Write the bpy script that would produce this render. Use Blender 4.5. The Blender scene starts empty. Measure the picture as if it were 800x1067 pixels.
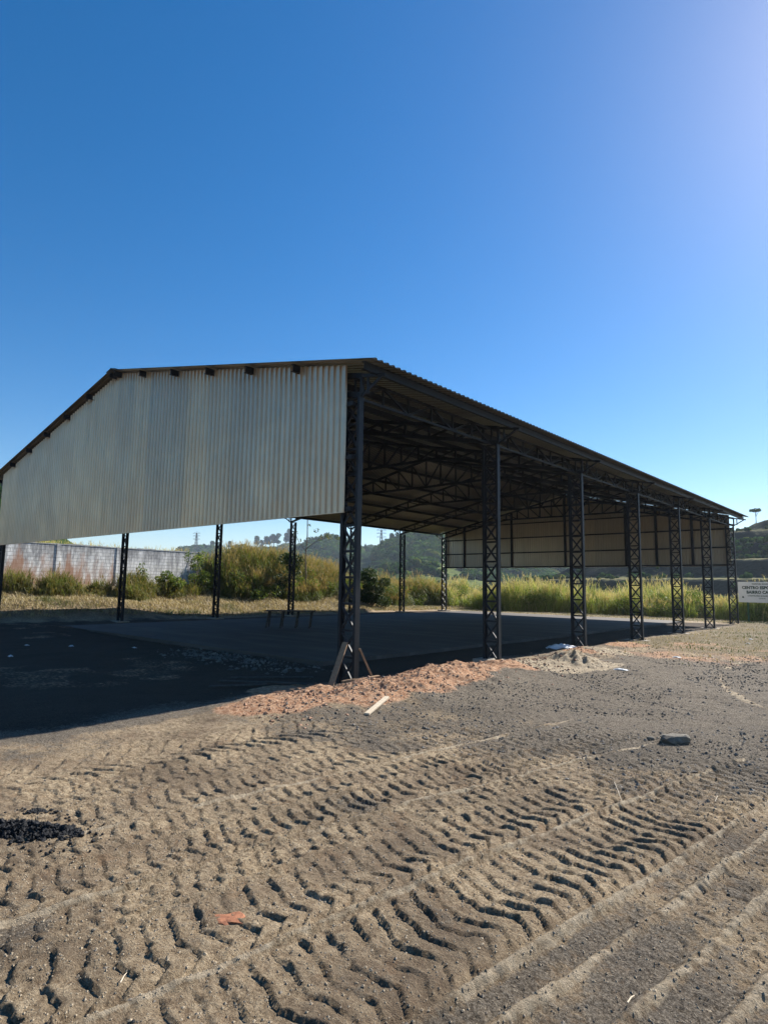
import bpy, math, random
import numpy as np
from mathutils import Vector, Matrix
random.seed(4); RNG = np.random.default_rng(11)
SC = bpy.context.scene
COL = SC.collection
R = math.radians

# ------------------------------------------------------------------ camera frame
CAM = np.array([7.88035, -8.19789, 1.84932])
FPX = 637.09; PITCH, ROLL, YAW = .11959, .01513, -.72557
FWD = np.array([math.sin(YAW)*math.cos(PITCH), math.cos(YAW)*math.cos(PITCH), math.sin(PITCH)])
R0 = np.array([math.cos(YAW), -math.sin(YAW), 0.]); U0 = np.cross(R0, FWD)
RT = R0*math.cos(ROLL)+U0*math.sin(ROLL); UP = -R0*math.sin(ROLL)+U0*math.cos(ROLL)
def bearing(px, py):
    d = FWD+RT*(px-400)/FPX-UP*(py-533.5)/FPX
    h = math.hypot(d[0], d[1])
    return math.atan2(d[0], d[1]), d[2]/h      # azimuth from +Y towards +X, tan(elevation)

# ------------------------------------------------------------------ numpy noise
_perm = np.random.default_rng(5).permutation(4096)
_val = np.random.default_rng(6).random(4096)
def vnoise(x, y, seed=0):
    xi = np.floor(x).astype(np.int64); yi = np.floor(y).astype(np.int64)
    fx = x-xi; fy = y-yi
    fx = fx*fx*fx*(fx*(fx*6-15)+10); fy = fy*fy*fy*(fy*(fy*6-15)+10)
    def h(a, b): return _val[_perm[(_perm[(a+seed*131) & 4095]+b) & 4095]]
    a = h(xi, yi); b = h(xi+1, yi); c = h(xi, yi+1); d = h(xi+1, yi+1)
    return (a*(1-fx)+b*fx)*(1-fy)+(c*(1-fx)+d*fx)*fy
def fbm(x, y, o=4, seed=0, g=.5):
    s = 0; a = 1; t = 0
    for k in range(o):
        s = s+a*vnoise(x*2**k+k*17.3, y*2**k-k*9.1, seed+k); t += a; a *= g
    return s/t-.5
def sm(a, b, x):
    t = np.clip((x-a)/(b-a), 0, 1); return t*t*(3-2*t)

# ------------------------------------------------------------------ object helpers
def tag(o, label=None, cat=None, group=None, kind=None):
    if label: o['label'] = label
    if cat: o['category'] = cat
    if group: o['group'] = group
    if kind: o['kind'] = kind
    return o
def empty(name, loc=(0, 0, 0), rz=0):
    o = bpy.data.objects.new(name, None); COL.objects.link(o)
    o.location = loc; o.rotation_euler = (0, 0, rz); o.empty_display_size = .3
    return o
def link(name, me, mat, parent=None):
    o = bpy.data.objects.new(name, me); COL.objects.link(o)
    if mat: me.materials.append(mat)
    if parent is not None: o.parent = parent
    return o
def copy_tree(o, parent=None):
    c = o.copy(); COL.objects.link(c); c.parent = parent
    for ch in list(o.children): copy_tree(ch, c)
    return c
def np_mesh(name, V, F, k, smooth=False, tint=None):
    me = bpy.data.meshes.new(name)
    V = np.asarray(V, np.float32); F = np.asarray(F, np.int32)
    me.vertices.add(len(V)); me.vertices.foreach_set('co', V.ravel())
    n = len(F)
    me.loops.add(n*k); me.loops.foreach_set('vertex_index', F.ravel())
    me.polygons.add(n)
    me.polygons.foreach_set('loop_start', np.arange(0, n*k, k, dtype=np.int32))
    me.polygons.foreach_set('loop_total', np.full(n, k, np.int32))
    me.polygons.foreach_set('use_smooth', np.full(n, smooth, bool))
    me.update(calc_edges=True)
    if tint is not None:
        a = me.attributes.new('tint', 'FLOAT_COLOR', 'POINT')
        c = np.ones((len(V), 4), np.float32); tint = np.asarray(tint, np.float32)
        c[:, :tint.shape[1]] = tint
        a.data.foreach_set('color', c.ravel())
    return me
class MB:
    def __init__(s): s.v = []; s.f = []
    def box(s, x0, x1, y0, y1, z0, z1):
        b = len(s.v)
        s.v += [(x0,y0,z0),(x1,y0,z0),(x1,y1,z0),(x0,y1,z0),(x0,y0,z1),(x1,y0,z1),(x1,y1,z1),(x0,y1,z1)]
        s.f += [tuple(b+i for i in q) for q in ((0,3,2,1),(4,5,6,7),(0,1,5,4),(1,2,6,5),(2,3,7,6),(3,0,4,7))]
        return s
    def bar(s, a, b, w, h, up=(0, 0, 1)):
        a = Vector(a); b = Vector(b); d = (b-a).normalized(); u = Vector(up)
        if abs(d.dot(u)) > .98: u = Vector((0, 1, 0))
        r = d.cross(u).normalized(); u = r.cross(d).normalized(); k = len(s.v)
        for p in (a, b):
            for i, j in ((-1,-1),(1,-1),(1,1),(-1,1)): s.v.append(tuple(p+r*(i*w/2)+u*(j*h/2)))
        s.f += [tuple(k+i for i in q) for q in ((0,1,2,3),(7,6,5,4),(0,4,5,1),(1,5,6,2),(2,6,7,3),(3,7,4,0))]
        return s
    def tube(s, pts, rad, n=7):
        pts = [Vector(p) for p in pts]
        if not hasattr(rad, '__len__'): rad = [rad]*len(pts)
        k = len(s.v)
        for i, p in enumerate(pts):
            d = (pts[min(i+1, len(pts)-1)]-pts[max(i-1, 0)]).normalized()
            u = Vector((0, 1, 0)) if abs(d.z) > .9 else Vector((0, 0, 1))
            r = d.cross(u).normalized(); u = r.cross(d)
            for j in range(n):
                t = 2*math.pi*j/n; s.v.append(tuple(p+(r*math.cos(t)+u*math.sin(t))*rad[i]))
        for i in range(len(pts)-1):
            for j in range(n):
                a = k+i*n+j; b = k+i*n+(j+1) % n
                s.f.append((a, b, b+n, a+n))
        s.f.append(tuple(k+j for j in range(n))[::-1]); e = k+(len(pts)-1)*n
        s.f.append(tuple(e+j for j in range(n)))
        return s
    def build(s, name, mat, parent=None, smooth=False, bevel=0):
        me = bpy.data.meshes.new(name); me.from_pydata(s.v, [], s.f); me.update()
        if smooth: me.polygons.foreach_set('use_smooth', [True]*len(me.polygons))
        o = link(name, me, mat, parent)
        if bevel:
            m = o.modifiers.new('bevel', 'BEVEL'); m.width = bevel; m.segments = 2; m.limit_method = 'ANGLE'
        return o

# ------------------------------------------------------------------ materials
def new_mat(name):
    m = bpy.data.materials.new(name); m.use_nodes = True
    nt = m.node_tree; b = nt.nodes['Principled BSDF']
    return m, nt, b
def N(nt, t, **kw):
    n = nt.nodes.new(t)
    for k, v in kw.items():
        if k in n.inputs: n.inputs[k].default_value = v
        else: setattr(n, k, v)
    return n
def noise(nt, vec, scale, detail=4, rough=.6, dim='3D'):
    n = N(nt, 'ShaderNodeTexNoise'); n.inputs['Scale'].default_value = scale
    n.inputs['Detail'].default_value = detail; n.inputs['Roughness'].default_value = rough
    if vec is not None: nt.links.new(vec, n.inputs['Vector'])
    return n.outputs['Fac']
def ramp(nt, fac, stops):
    r = N(nt, 'ShaderNodeValToRGB'); e = r.color_ramp.elements
    while len(e) < len(stops): e.new(.5)
    for q, (p, c) in zip(e, stops):
        q.position = p; q.color = (c if hasattr(c, '__len__') else (c, c, c))+(1,) if not (hasattr(c, '__len__') and len(c) == 4) else c
    nt.links.new(fac, r.inputs['Fac']); return r.outputs['Color']
def mix(nt, fac, a, b, bt='MIX'):
    m = N(nt, 'ShaderNodeMix'); m.data_type = 'RGBA'; m.blend_type = bt
    for s, v in ((m.inputs[0], fac), (m.inputs[6], a), (m.inputs[7], b)):
        if isinstance(v, (int, float)): s.default_value = v
        elif isinstance(v, tuple): s.default_value = v+(1,) if len(v) == 3 else v
        else: nt.links.new(v, s)
    return m.outputs[2]
def math_(nt, op, a, b=0, clamp=False):
    m = N(nt, 'ShaderNodeMath'); m.operation = op; m.use_clamp = clamp
    for s, v in ((m.inputs[0], a), (m.inputs[1], b)):
        if isinstance(v, (int, float)): s.default_value = v
        else: nt.links.new(v, s)
    return m.outputs[0]
def bump(nt, b, h, strength=.5, dist=.02, normal=None):
    n = N(nt, 'ShaderNodeBump'); n.inputs['Strength'].default_value = strength; n.inputs['Distance'].default_value = dist
    nt.links.new(h, n.inputs['Height'])
    if normal is not None: nt.links.new(normal, n.inputs['Normal'])
    nt.links.new(n.outputs['Normal'], b.inputs['Normal']); return n.outputs['Normal']
def objvec(nt, scale=None):
    c = N(nt, 'ShaderNodeTexCoord').outputs['Object']
    if scale:
        m = N(nt, 'ShaderNodeMapping'); m.inputs['Scale'].default_value = scale
        nt.links.new(c, m.inputs['Vector']); c = m.outputs['Vector']
    return c
def plain(name, c1, c2, scale=8, rough=.7, metal=0, bstr=.3, bdist=.005, vscale=None, spec=.5):
    m, nt, b = new_mat(name); v = objvec(nt, vscale)
    f = noise(nt, v, scale, 6, .65)
    nt.links.new(ramp(nt, f, [(.3, c1), (.7, c2)]), b.inputs['Base Color'])
    b.inputs['Roughness'].default_value = rough; b.inputs['Metallic'].default_value = metal
    b.inputs['Specular IOR Level'].default_value = spec
    bump(nt, b, noise(nt, v, scale*6, 5, .7), bstr, bdist)
    return m

def mat_cladding(name, base=(.50, .455, .37), metal=.72):
    m, nt, b = new_mat(name); v = objvec(nt)
    vs = objvec(nt, (1.4, 1.4, .12)); f = noise(nt, vs, 3.0, 5, .65); g = noise(nt, v, 1.1, 4, .6)
    c = mix(nt, ramp(nt, f, [(.35, 0.), (.75, 1.)]), base, tuple(q*.74 for q in base))
    c = mix(nt, ramp(nt, g, [(.4, 0.), (.62, .5)]), c, tuple(q*.82 for q in base))
    vd = objvec(nt, (9, 9, .5)); d = noise(nt, vd, 2, 5, .7)
    c = mix(nt, ramp(nt, d, [(.62, 0.), (.72, .55)]), c, (.22, .19, .15))
    # separate sheets, each about one metre wide, differ slightly in tone
    sp = N(nt, 'ShaderNodeSeparateXYZ'); nt.links.new(v, sp.inputs[0])
    fl = math_(nt, 'FLOOR', math_(nt, 'MULTIPLY', sp.outputs['X'], 1.01))
    wn = N(nt, 'ShaderNodeTexWhiteNoise'); wn.noise_dimensions = '1D'; nt.links.new(fl, wn.inputs['W'])
    c = mix(nt, math_(nt, 'MULTIPLY', wn.outputs['Value'], .40), c, (.30, .29, .26))
    nt.links.new(c, b.inputs['Base Color'])
    b.inputs['Metallic'].default_value = metal
    nt.links.new(math_(nt, 'ADD', math_(nt, 'MULTIPLY', g, .22), .22), b.inputs['Roughness'])
    bump(nt, b, math_(nt, 'ADD', noise(nt, v, 14, 3, .5), math_(nt, 'MULTIPLY', noise(nt, v, 2.2, 2, .5), 3)), .25, .012)
    return m
def mat_steel():
    m, nt, b = new_mat('painted_steel'); v = objvec(nt)
    f = noise(nt, v, 5, 5, .7)
    nt.links.new(ramp(nt, f, [(.3, (.007, .009, .012)), (.75, (.016, .019, .024))]), b.inputs['Base Color'])
    b.inputs['Roughness'].default_value = .5; b.inputs['Specular IOR Level'].default_value = .25
    bump(nt, b, noise(nt, v, 60, 3, .6), .15, .002)
    return m
def mat_leaf(name, dark, light, trans=.45, dry=None, rough=.55, spec=.25):
    """leaf sheets: tint attribute R picks dark..light, G picks dryness"""
    m = bpy.data.materials.new(name); m.use_nodes = True; nt = m.node_tree; nt.nodes.clear()
    out = N(nt, 'ShaderNodeOutputMaterial'); a = N(nt, 'ShaderNodeAttribute'); a.attribute_name = 'tint'
    s = N(nt, 'ShaderNodeSeparateColor'); nt.links.new(a.outputs['Color'], s.inputs[0])
    c = mix(nt, s.outputs[0], dark, light)
    if dry: c = mix(nt, s.outputs[1], c, dry)
    d = N(nt, 'ShaderNodeBsdfPrincipled'); d.inputs['Roughness'].default_value = rough; nt.links.new(c, d.inputs['Base Color'])
    d.inputs['Specular IOR Level'].default_value = spec
    t = N(nt, 'ShaderNodeBsdfTranslucent'); nt.links.new(mix(nt, 1., c, (1.25, 1.2, .7), 'MULTIPLY'), t.inputs['Color'])
    x = N(nt, 'ShaderNodeMixShader'); x.inputs[0].default_value = trans
    nt.links.new(d.outputs[0], x.inputs[1]); nt.links.new(t.outputs[0], x.inputs[2]); nt.links.new(x.outputs[0], out.inputs['Surface'])
    return m
def mat_ground():
    """tint attribute: R red soil, G dark gravel and painted roof shade, B sand ; second attribute turf"""
    m, nt, b = new_mat('bare_earth'); v = objvec(nt)
    a = N(nt, 'ShaderNodeAttribute'); a.attribute_name = 'tint'
    s = N(nt, 'ShaderNodeSeparateColor'); nt.links.new(a.outputs['Color'], s.inputs[0])
    n1 = noise(nt, v, 1.3, 8, .65); n2 = noise(nt, v, 14, 8, .72); n3 = noise(nt, v, 62, 5, .8); n4 = noise(nt, v, 210, 3, .7)
    n23 = math_(nt, 'ADD', math_(nt, 'MULTIPLY', n2, .5), math_(nt, 'MULTIPLY', n3, .5))
    tan = ramp(nt, n23, [(.38, (.080, .052, .030)), (.47, (.325, .238, .145)), (.60, (.62, .49, .325))])
    tan = mix(nt, ramp(nt, n1, [(.42, 0.), (.66, .75)]), tan, (.150, .106, .072))
    tan = mix(nt, ramp(nt, noise(nt, v, 2.7, 6, .7), [(.56, 0.), (.72, .7)]), tan, (.25, .15, .082))
    grey = ramp(nt, n3, [(.37, (.028, .023, .017)), (.49, (.135, .113, .088)), (.62, (.33, .285, .225))])
    red = ramp(nt, n23, [(.38, (.17, .058, .026)), (.48, (.43, .225, .122)), (.60, (.68, .47, .31))])
    sand = ramp(nt, n2, [(.3, (.27, .205, .13)), (.65, (.55, .45, .32))])
    turf = ramp(nt, n23, [(.36, (.05, .05, .022)), (.47, (.145, .112, .058)), (.62, (.32, .245, .145))])
    def w(x, amt=.5):   # break the edge of every zone with noise
        k = math_(nt, 'ADD', x, math_(nt, 'MULTIPLY', math_(nt, 'SUBTRACT', n2, .5), amt*1.6))
        k = math_(nt, 'ADD', k, math_(nt, 'MULTIPLY', math_(nt, 'SUBTRACT', n1, .5), amt*1.3))
        return ramp(nt, k, [(.38, 0.), (.62, 1.)])
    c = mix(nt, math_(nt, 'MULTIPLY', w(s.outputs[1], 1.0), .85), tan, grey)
    dk = noise(nt, v, .55, 6, .7); dkw = ramp(nt, dk, [(.50, 0.), (.62, .55)])
    c = mix(nt, dkw, c, mix(nt, .5, c, (.05, .04, .03)))
    da = N(nt, 'ShaderNodeAttribute'); da.attribute_name = 'painted_shade'
    c = mix(nt, math_(nt, 'MULTIPLY', w(da.outputs['Fac'], .7), .72), c, (.030, .0125, .005))  # deep brown painted into the soil as the shed's shade
    c = mix(nt, w(a.outputs['Alpha']), c, turf)
    c = mix(nt, w(s.outputs[0]), c, red)
    c = mix(nt, w(s.outputs[2]), c, sand)
    c = mix(nt, math_(nt, 'MULTIPLY', ramp(nt, n4, [(.36, 1.), (.48, 0.)]), .5), c, (.030, .023, .018))
    c = mix(nt, ramp(nt, n4, [(.66, 0.), (.72, .5)]), c, (.46, .42, .36))
    nt.links.new(c, b.inputs['Base Color'])
    b.inputs['Roughness'].default_value = .92; b.inputs['Specular IOR Level'].default_value = .15
    h = math_(nt, 'ADD', math_(nt, 'MULTIPLY', n3, .8), math_(nt, 'ADD', math_(nt, 'MULTIPLY', n2, 1.2), math_(nt, 'MULTIPLY', n4, .22)))
    bump(nt, b, h, 1., .034)
    return m
def mat_slope(name, low, high, steep, scale=.03):
    m, nt, b = new_mat(name); v = objvec(nt)
    n1 = noise(nt, v, scale, 8, .6); n2 = noise(nt, v, scale*12, 6, .7)
    c = ramp(nt, n1, [(.38, low), (.62, high)])
    c = mix(nt, ramp(nt, n2, [(.35, .75), (.6, 0.)]), c, tuple(q*.4 for q in low))
    g = N(nt, 'ShaderNodeNewGeometry'); s = N(nt, 'ShaderNodeSeparateXYZ'); nt.links.new(g.outputs['True Normal'], s.inputs[0])
    k = math_(nt, 'ADD', s.outputs[2], math_(nt, 'MULTIPLY', math_(nt, 'SUBTRACT', n2, .5), .3))
    c = mix(nt, ramp(nt, k, [(.80, 1.), (.93, 0.)]), c, steep)
    nt.links.new(c, b.inputs['Base Color']); b.inputs['Roughness'].default_value = .95; b.inputs['Specular IOR Level'].default_value = .05
    bump(nt, b, n2, 1., .5/scale*.03)
    return m
def mat_wall():
    m, nt, b = new_mat('whitewashed_block'); v = objvec(nt)
    br = N(nt, 'ShaderNodeTexBrick'); nt.links.new(objvec(nt), br.inputs['Vector'])
    mp = N(nt, 'ShaderNodeCombineXYZ'); sp = N(nt, 'ShaderNodeSeparateXYZ'); nt.links.new(v, sp.inputs[0])
    nt.links.new(sp.outputs['X'], mp.inputs[0]); nt.links.new(sp.outputs['Z'], mp.inputs[1]); nt.links.new(mp.outputs[0], br.inputs['Vector'])
    br.inputs['Scale'].default_value = 1; br.inputs['Brick Width'].default_value = .4; br.inputs['Row Height'].default_value = .2
    br.inputs['Mortar Size'].default_value = .012; br.inputs['Color1'].default_value = (.88, .87, .84, 1); br.inputs['Color2'].default_value = (.80, .78, .74, 1)
    br.inputs['Mortar'].default_value = (.40, .39, .37, 1)
    c = br.outputs['Color']
    vs = objvec(nt, (1.0, 1.0, .22)); st = noise(nt, vs, 3.2, 8, .72); st2 = noise(nt, vs, 1.5, 7, .7); sp2 = noise(nt, v, 5, 8, .75)
    zt = N(nt, 'ShaderNodeMapRange'); nt.links.new(sp.outputs['Z'], zt.inputs[0]); zt.inputs[1].default_value = .2; zt.inputs[2].default_value = 2.6
    up = zt.outputs[0]; dn = math_(nt, 'SUBTRACT', 1, up)
    blk = math_(nt, 'ADD', st, math_(nt, 'MULTIPLY', up, .22))
    c = mix(nt, ramp(nt, blk, [(.575, 0.), (.77, .8)]), c, (.15, .15, .155))
    xw = N(nt, 'ShaderNodeMapRange'); nt.links.new(sp.outputs['X'], xw.inputs[0]); xw.inputs[1].default_value = 20; xw.inputs[2].default_value = 15
    rst = math_(nt, 'ADD', st2, math_(nt, 'MULTIPLY', math_(nt, 'MULTIPLY', dn, xw.outputs[0]), .42))
    c = mix(nt, ramp(nt, rst, [(.58, 0.), (.74, .85)]), c, (.36, .17, .085))
    c = mix(nt, ramp(nt, sp2, [(.60, 0.), (.68, .6)]), c, (.25, .24, .23))
    nt.links.new(c, b.inputs['Base Color']); b.inputs['Roughness'].default_value = .9
    bump(nt, b, math_(nt, 'ADD', sp2, br.outputs['Fac']), .5, .01)
    return m
def mat_concrete():
    m, nt, b = new_mat('slab_concrete'); v = objvec(nt)
    f = noise(nt, v, .5, 7, .65); g = noise(nt, v, 9, 7, .7); vs = objvec(nt, (.12, 1.2, 1)); s = noise(nt, vs, 1.6, 5, .6)
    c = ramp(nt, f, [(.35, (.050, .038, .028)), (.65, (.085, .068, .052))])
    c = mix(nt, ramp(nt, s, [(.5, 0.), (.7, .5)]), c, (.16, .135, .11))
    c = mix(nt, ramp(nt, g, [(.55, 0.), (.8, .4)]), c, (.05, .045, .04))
    nt.links.new(c, b.inputs['Base Color']); b.inputs['Roughness'].default_value = .8; bump(nt, b, g, .3, .01)
    return m
M = dict(
    ground=mat_ground(), steel=mat_steel(), clad=mat_cladding('galvanised_cladding', (.74, .54, .35), .66), clad_far=mat_cladding('galvanised_cladding_brightened', (.62, .55, .42), .25),  # clad_far: same sheeting, its brighter lighting put into the colour
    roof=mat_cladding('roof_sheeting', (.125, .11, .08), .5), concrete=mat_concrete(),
    plinth=plain('plinth_concrete', (.26, .22, .17), (.42, .37, .30), 7, .9, bstr=.6, bdist=.01),
    wood=plain('raw_timber', (.20, .115, .06), (.36, .23, .13), 6, .75, vscale=(6, 6, .7)),
    oldwood=plain('weathered_timber', (.03, .024, .018), (.09, .075, .06), 6, .85, vscale=(2, 2, 2)),
    pale=plain('pale_timber', (.48, .38, .26), (.66, .56, .42), 6, .75, vscale=(1, 6, 6)),
    stone=plain('grey_stone', (.07, .06, .048), (.26, .225, .17), 9, .9, bstr=.8, bdist=.015),
    asphalt=plain('asphalt_crumb', (.006, .006, .007), (.016, .016, .018), 30, .8, bstr=.9, bdist=.01),
    redclay=plain('orange_clay', (.17, .060, .028), (.40, .165, .08), 40, .9, bstr=.6, bdist=.006),
    gravel=plain('gravel_grain', (.10, .085, .068), (.30, .25, .19), 1.4, .9),
    clod=plain('clod_dirt', (.14, .105, .068), (.42, .34, .235), 1.9, .95),
    millings=plain('dark_millings', (.04, .035, .03), (.26, .23, .19), 1.7, .95),
    wall=mat_wall(), capping=plain('wall_capping', (.22, .22, .22), (.5, .49, .47), 3, .9),
    plastic=plain('white_plastic_film', (.55, .57, .58), (.75, .76, .76), 6, .5, bstr=.6, bdist=.02),
    board=plain('sign_sheet', (.70, .73, .75), (.80, .82, .83), 2, .45, bstr=.05),
    ink=plain('sign_lettering', (.015, .05, .045), (.02, .065, .055), 4, .5),
    green_post=plain('green_painted_steel', (.012, .07, .03), (.02, .10, .045), 8, .5),
    bark=plain('grey_bark', (.10, .075, .05), (.22, .18, .13), 14, .9, vscale=(1, 1, .3), bstr=.8, bdist=.01),
    tall=mat_leaf('tall_grass_blade', (.035, .075, .008), (.34, .43, .10), .45, (.50, .42, .22)),
    olive=mat_leaf('bank_grass_blade', (.022, .042, .006), (.19, .27, .05), .36, (.38, .28, .12)),
    straw=mat_leaf('dry_straw', (.24, .18, .09), (.56, .46, .27), .25, (.09, .12, .025)),
    weed=mat_leaf('weed_leaf', (.045, .085, .014), (.15, .20, .04), .45, (.25, .20, .08)),
    bush=mat_leaf('dark_bush_leaf', (.012, .028, .009), (.05, .085, .018), .25, (.12, .12, .04)),
    treeleaf=mat_leaf('tree_leaf', (.035, .06, .014), (.14, .16, .05), .4, (.22, .17, .08)),
    forest=mat_leaf('forest_leaf', (.016, .042, .008), (.060, .120, .020), .30, (.12, .12, .03), 1., 0.),
    pasture=mat_slope('pasture_slope', (.055, .085, .018), (.17, .19, .05), (.028, .048, .012), .012),
    farhill=mat_slope('far_hill_slope', (.030, .060, .014), (.095, .125, .035), (.03, .055, .014), .006),
    terrace=mat_slope('terraced_slope', (.12, .115, .040), (.24, .215, .095), (.020, .026, .014), .05),
)

# ------------------------------------------------------------------ terrain
def wall_line(D, px):
    d = FWD+RT*(px-400)/FPX; return CAM[0]+d[0]*D, CAM[1]+d[1]*D
def terrain(x, y):
    """big shapes of the ground, z in metres"""
    z = 0*x
    inside = sm(-20.2, -22.5, x)
    bank = .205*np.clip(-20.9-x, 0, 8.5)
    hump = .52*np.exp(-((x+22.3)/1.5)**2)*sm(10.5, 5.0, y)*sm(-9, -3, y)
    fade = 1-sm(24, 31, y)*.92
    z = z+(bank*fade+hump+(.10*fbm(x*.9, y*.9, 4, 3)+.42*fbm(x*.35, y*.35, 3, 7))*inside*(1-.6*sm(24, 31, y)))
    # mound left of the slab, in the shade
    z = z+.22*np.exp(-((x+17.2)/2.6)**2-((y+.2)/2.0)**2)*(1+.5*fbm(x*1.3, y*1.3, 3, 9))
    # the land falls away beyond the grass
    z = z-13*sm(46, 105, y)-9*sm(-48, -110, x)
    z = z+1.2*fbm(x/40, y/40, 4, 21)*sm(50, 90, np.hypot(x, y))
    z = z+.03*fbm(x*.35, y*.35, 4, 31)
    return z
UD = np.array([.1392, .9903])
def tracks(x, y):
    u = x*UD[1]-y*UD[0]; v = x*UD[0]+y*UD[1]
    h = 0*x
    wob = .05*fbm(v*.5, v*0+3, 3, 41)+.035*fbm(u*6, v*6, 3, 42)
    n_br = fbm(u*5, v*5, 3, 43)
    def ridge(u0, k, w, a, v0, v1, trough=1.):
        c = u0+k*np.clip(v+3.5, 0, 9)+wob*.6
        brk = np.clip(.9+1.6*fbm(u*1.5+u0*9, v*2.6, 3, 44+int(u0*10)), .4, 1.15)
        g = np.exp(-(np.abs(u-c)/w)**3)*a*1.4*brk-trough*a*.6*np.exp(-((u-c+w*2.1)/(w*1.1))**2)
        return g*sm(v0-.4, v0+.4, v)*sm(v1+.8, v1-.8, v)
    for r in ((6.02,.045,.028,.026,-9,1.5), (6.90,-.004,.032,.030,-9,4), (7.14,-.01,.036,.030,-9,3), (7.46,0,.036,.028,-9,2), (7.76,0,.04,.028,-9,2),
              (4.94,.07,.026,.022,-9,0), (5.30,.03,.024,.016,-9,-1.5), (3.91,0,.025,.018,-7.5,.5), (4.40,.06,.022,.018,-7,0), (3.3,.02,.03,.014,-7,3),
              (2.6,.05,.03,.014,-7,2), (1.7,.05,.03,.010,-7,4), (4.7,.12,.03,.012,-1.5,5), (5.6,.10,.03,.012,-1.8,4), (2.1,.3,.05,.012,4,12), (3.0,.3,.05,.012,4,12),
              (8.3,0,.04,.02,-9,3)):
        h = h+ridge(*r)
    def belt(ua, ub, pitch, amp, v0, v1, skew=.12, k=0., seed=0, gain=1.):
        uu = u-k*np.clip(v+3.5, 0, 9)-wob
        t = (uu-ua)/(ub-ua)
        m = sm(-.04, .05, t)*sm(1.04, .95, t)*sm(v0-.3, v0+.5, v)*sm(v1+1.0, v1-1.0, v)
        warp = .55*fbm(uu*2.2, v*1.5, 3, 60+seed)+.26*fbm(uu*11, v*9, 3, 70+seed)
        side = (t > .5+.16*fbm(v*3, v*0, 2, 79+seed)).astype(float)
        ph = v/pitch+warp+np.where(side > 0, .48-skew*(t-.5)/pitch*(ub-ua)*3, skew*(t-.1)/pitch*(ub-ua)*2.0)+.9*np.clip(t-.82, 0, 1)/.18*1.0*side
        f = ph-np.floor(ph)
        saw = sm(0, .09, f)*(1-.92*f**.8)+.10*np.sin(np.clip(f, 0, 1)*math.pi)     # steep face toward -v
        seam = 1-.35*np.exp(-((t-.5)/.04)**2)
        patch = np.clip(.85+2.6*fbm(uu*1.8, v*1.6, 3, 80+seed)+.25, .65, 1.0)
        rag = np.clip(.9+1.9*fbm(uu*9, v*9, 3, 90+seed)+.15, .5, 1.2)
        return m*(saw*amp*patch*seam*rag*gain-amp*.35)
    h = h+belt(6.07, 6.82, .150, .031, -9, .6, k=.02, seed=1)
    h = h+belt(5.36, 5.96, .158, .029, -9, .4, k=.04, seed=2)
    h = h+belt(5.00, 5.28, .145, .024, -9, -.6, k=.05, seed=3)
    h = h+belt(4.42, 4.88, .140, .032, -9, .6, k=.05, seed=4)
    h = h+belt(3.96, 4.34, .135, .028, -9, .8, k=.04, seed=5)
    h = h+belt(3.35, 3.86, .145, .025, -9, .4, seed=6)
    h = h+belt(1.75, 2.7, .22, .030, -7.5, -1.6, seed=7, skew=.3)
    h = h+belt(2.75, 3.25, .15, .020, -8, -.5, seed=12)
    h = h+belt(6.95, 7.4, .10, .004, -9, 3, seed=8)
    h = h+belt(7.5, 8.2, .12, .004, -9, 3, seed=9)
    # crumbly lumps
    lum = np.clip(fbm(x*6.5, y*6.5, 4, 50)*2.2, -.2, 1)
    h = h+.016*lum*sm(-.02, .28, fbm(x*.9, y*.9, 3, 51)+.12)
    cr = np.abs(fbm(x*7, y*7, 3, 52)); h = h-.014*np.clip(1-cr*16, 0, 1)*sm(0, .2, fbm(x*1.1, y*1.1, 2, 53))
    h = h+.011*fbm(x*24, y*24, 3, 54)+.010*fbm(u*9, v*30, 2, 57)*sm(6.7, 6.9, u)+.012*fbm(x*3, y*3, 3, 55)+.008*np.clip(fbm(x*13, y*13, 2, 56)*3-.3, 0, 1)
    return h
BERM = [(.55,-2.2,.75,.10), (1.0,-1.0,.85,.14), (1.05,.3,.9,.15), (.95,1.4,.85,.15), (.70,2.6,.75,.17), (.9,3.9,.75,.13), (.9,5.0,.8,.10),
        (1.0,6.4,.75,.06), (.6,8.6,.8,.17), (.5,12.2,.8,.10), (.3,16.5,.8,.08), (.7,30.3,1.,.12), (-.5,-1.2,.7,.06)]
PILES = [(1.35,6.2,.80,.36), (1.35,4.8,.55,.15), (1.0,9.3,.55,.16)]
def mounds(x, y):
    h = 0*x; redw = 0*x; sandw = 0*x
    wx = x+.45*fbm(x*1.4, y*1.4, 3, 12); wy = y+.6*fbm(x*1.4+7, y*1.4, 3, 13)
    for a, b, r, q in BERM:
        g = np.exp(-((wx-a)/r)**2-((wy-b)/(r*1.35))**2); h = h+g*q*1.15; redw = np.maximum(redw, g)
    for a, b, r, q in PILES:
        d = np.hypot(wx-a, (wy-b)*.85)/r; g = np.clip(1-d, 0, 1); rid = 1+.25*np.sin(np.arctan2(wy-b, wx-a)*9+3*fbm(x*2, y*2, 2, 15))*np.clip(d*1.6, 0, 1)
        h = np.maximum(h, q*(g**.85)*rid); sandw = np.maximum(sandw, sm(1.6, .8, d))
    h = h*(1+.9*fbm(x*2.2, y*2.2, 4, 14)+.28*fbm(x*6, y*6, 3, 17))+.035*redw*fbm(x*9, y*9, 3, 16)
    return h, redw, sandw
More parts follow.
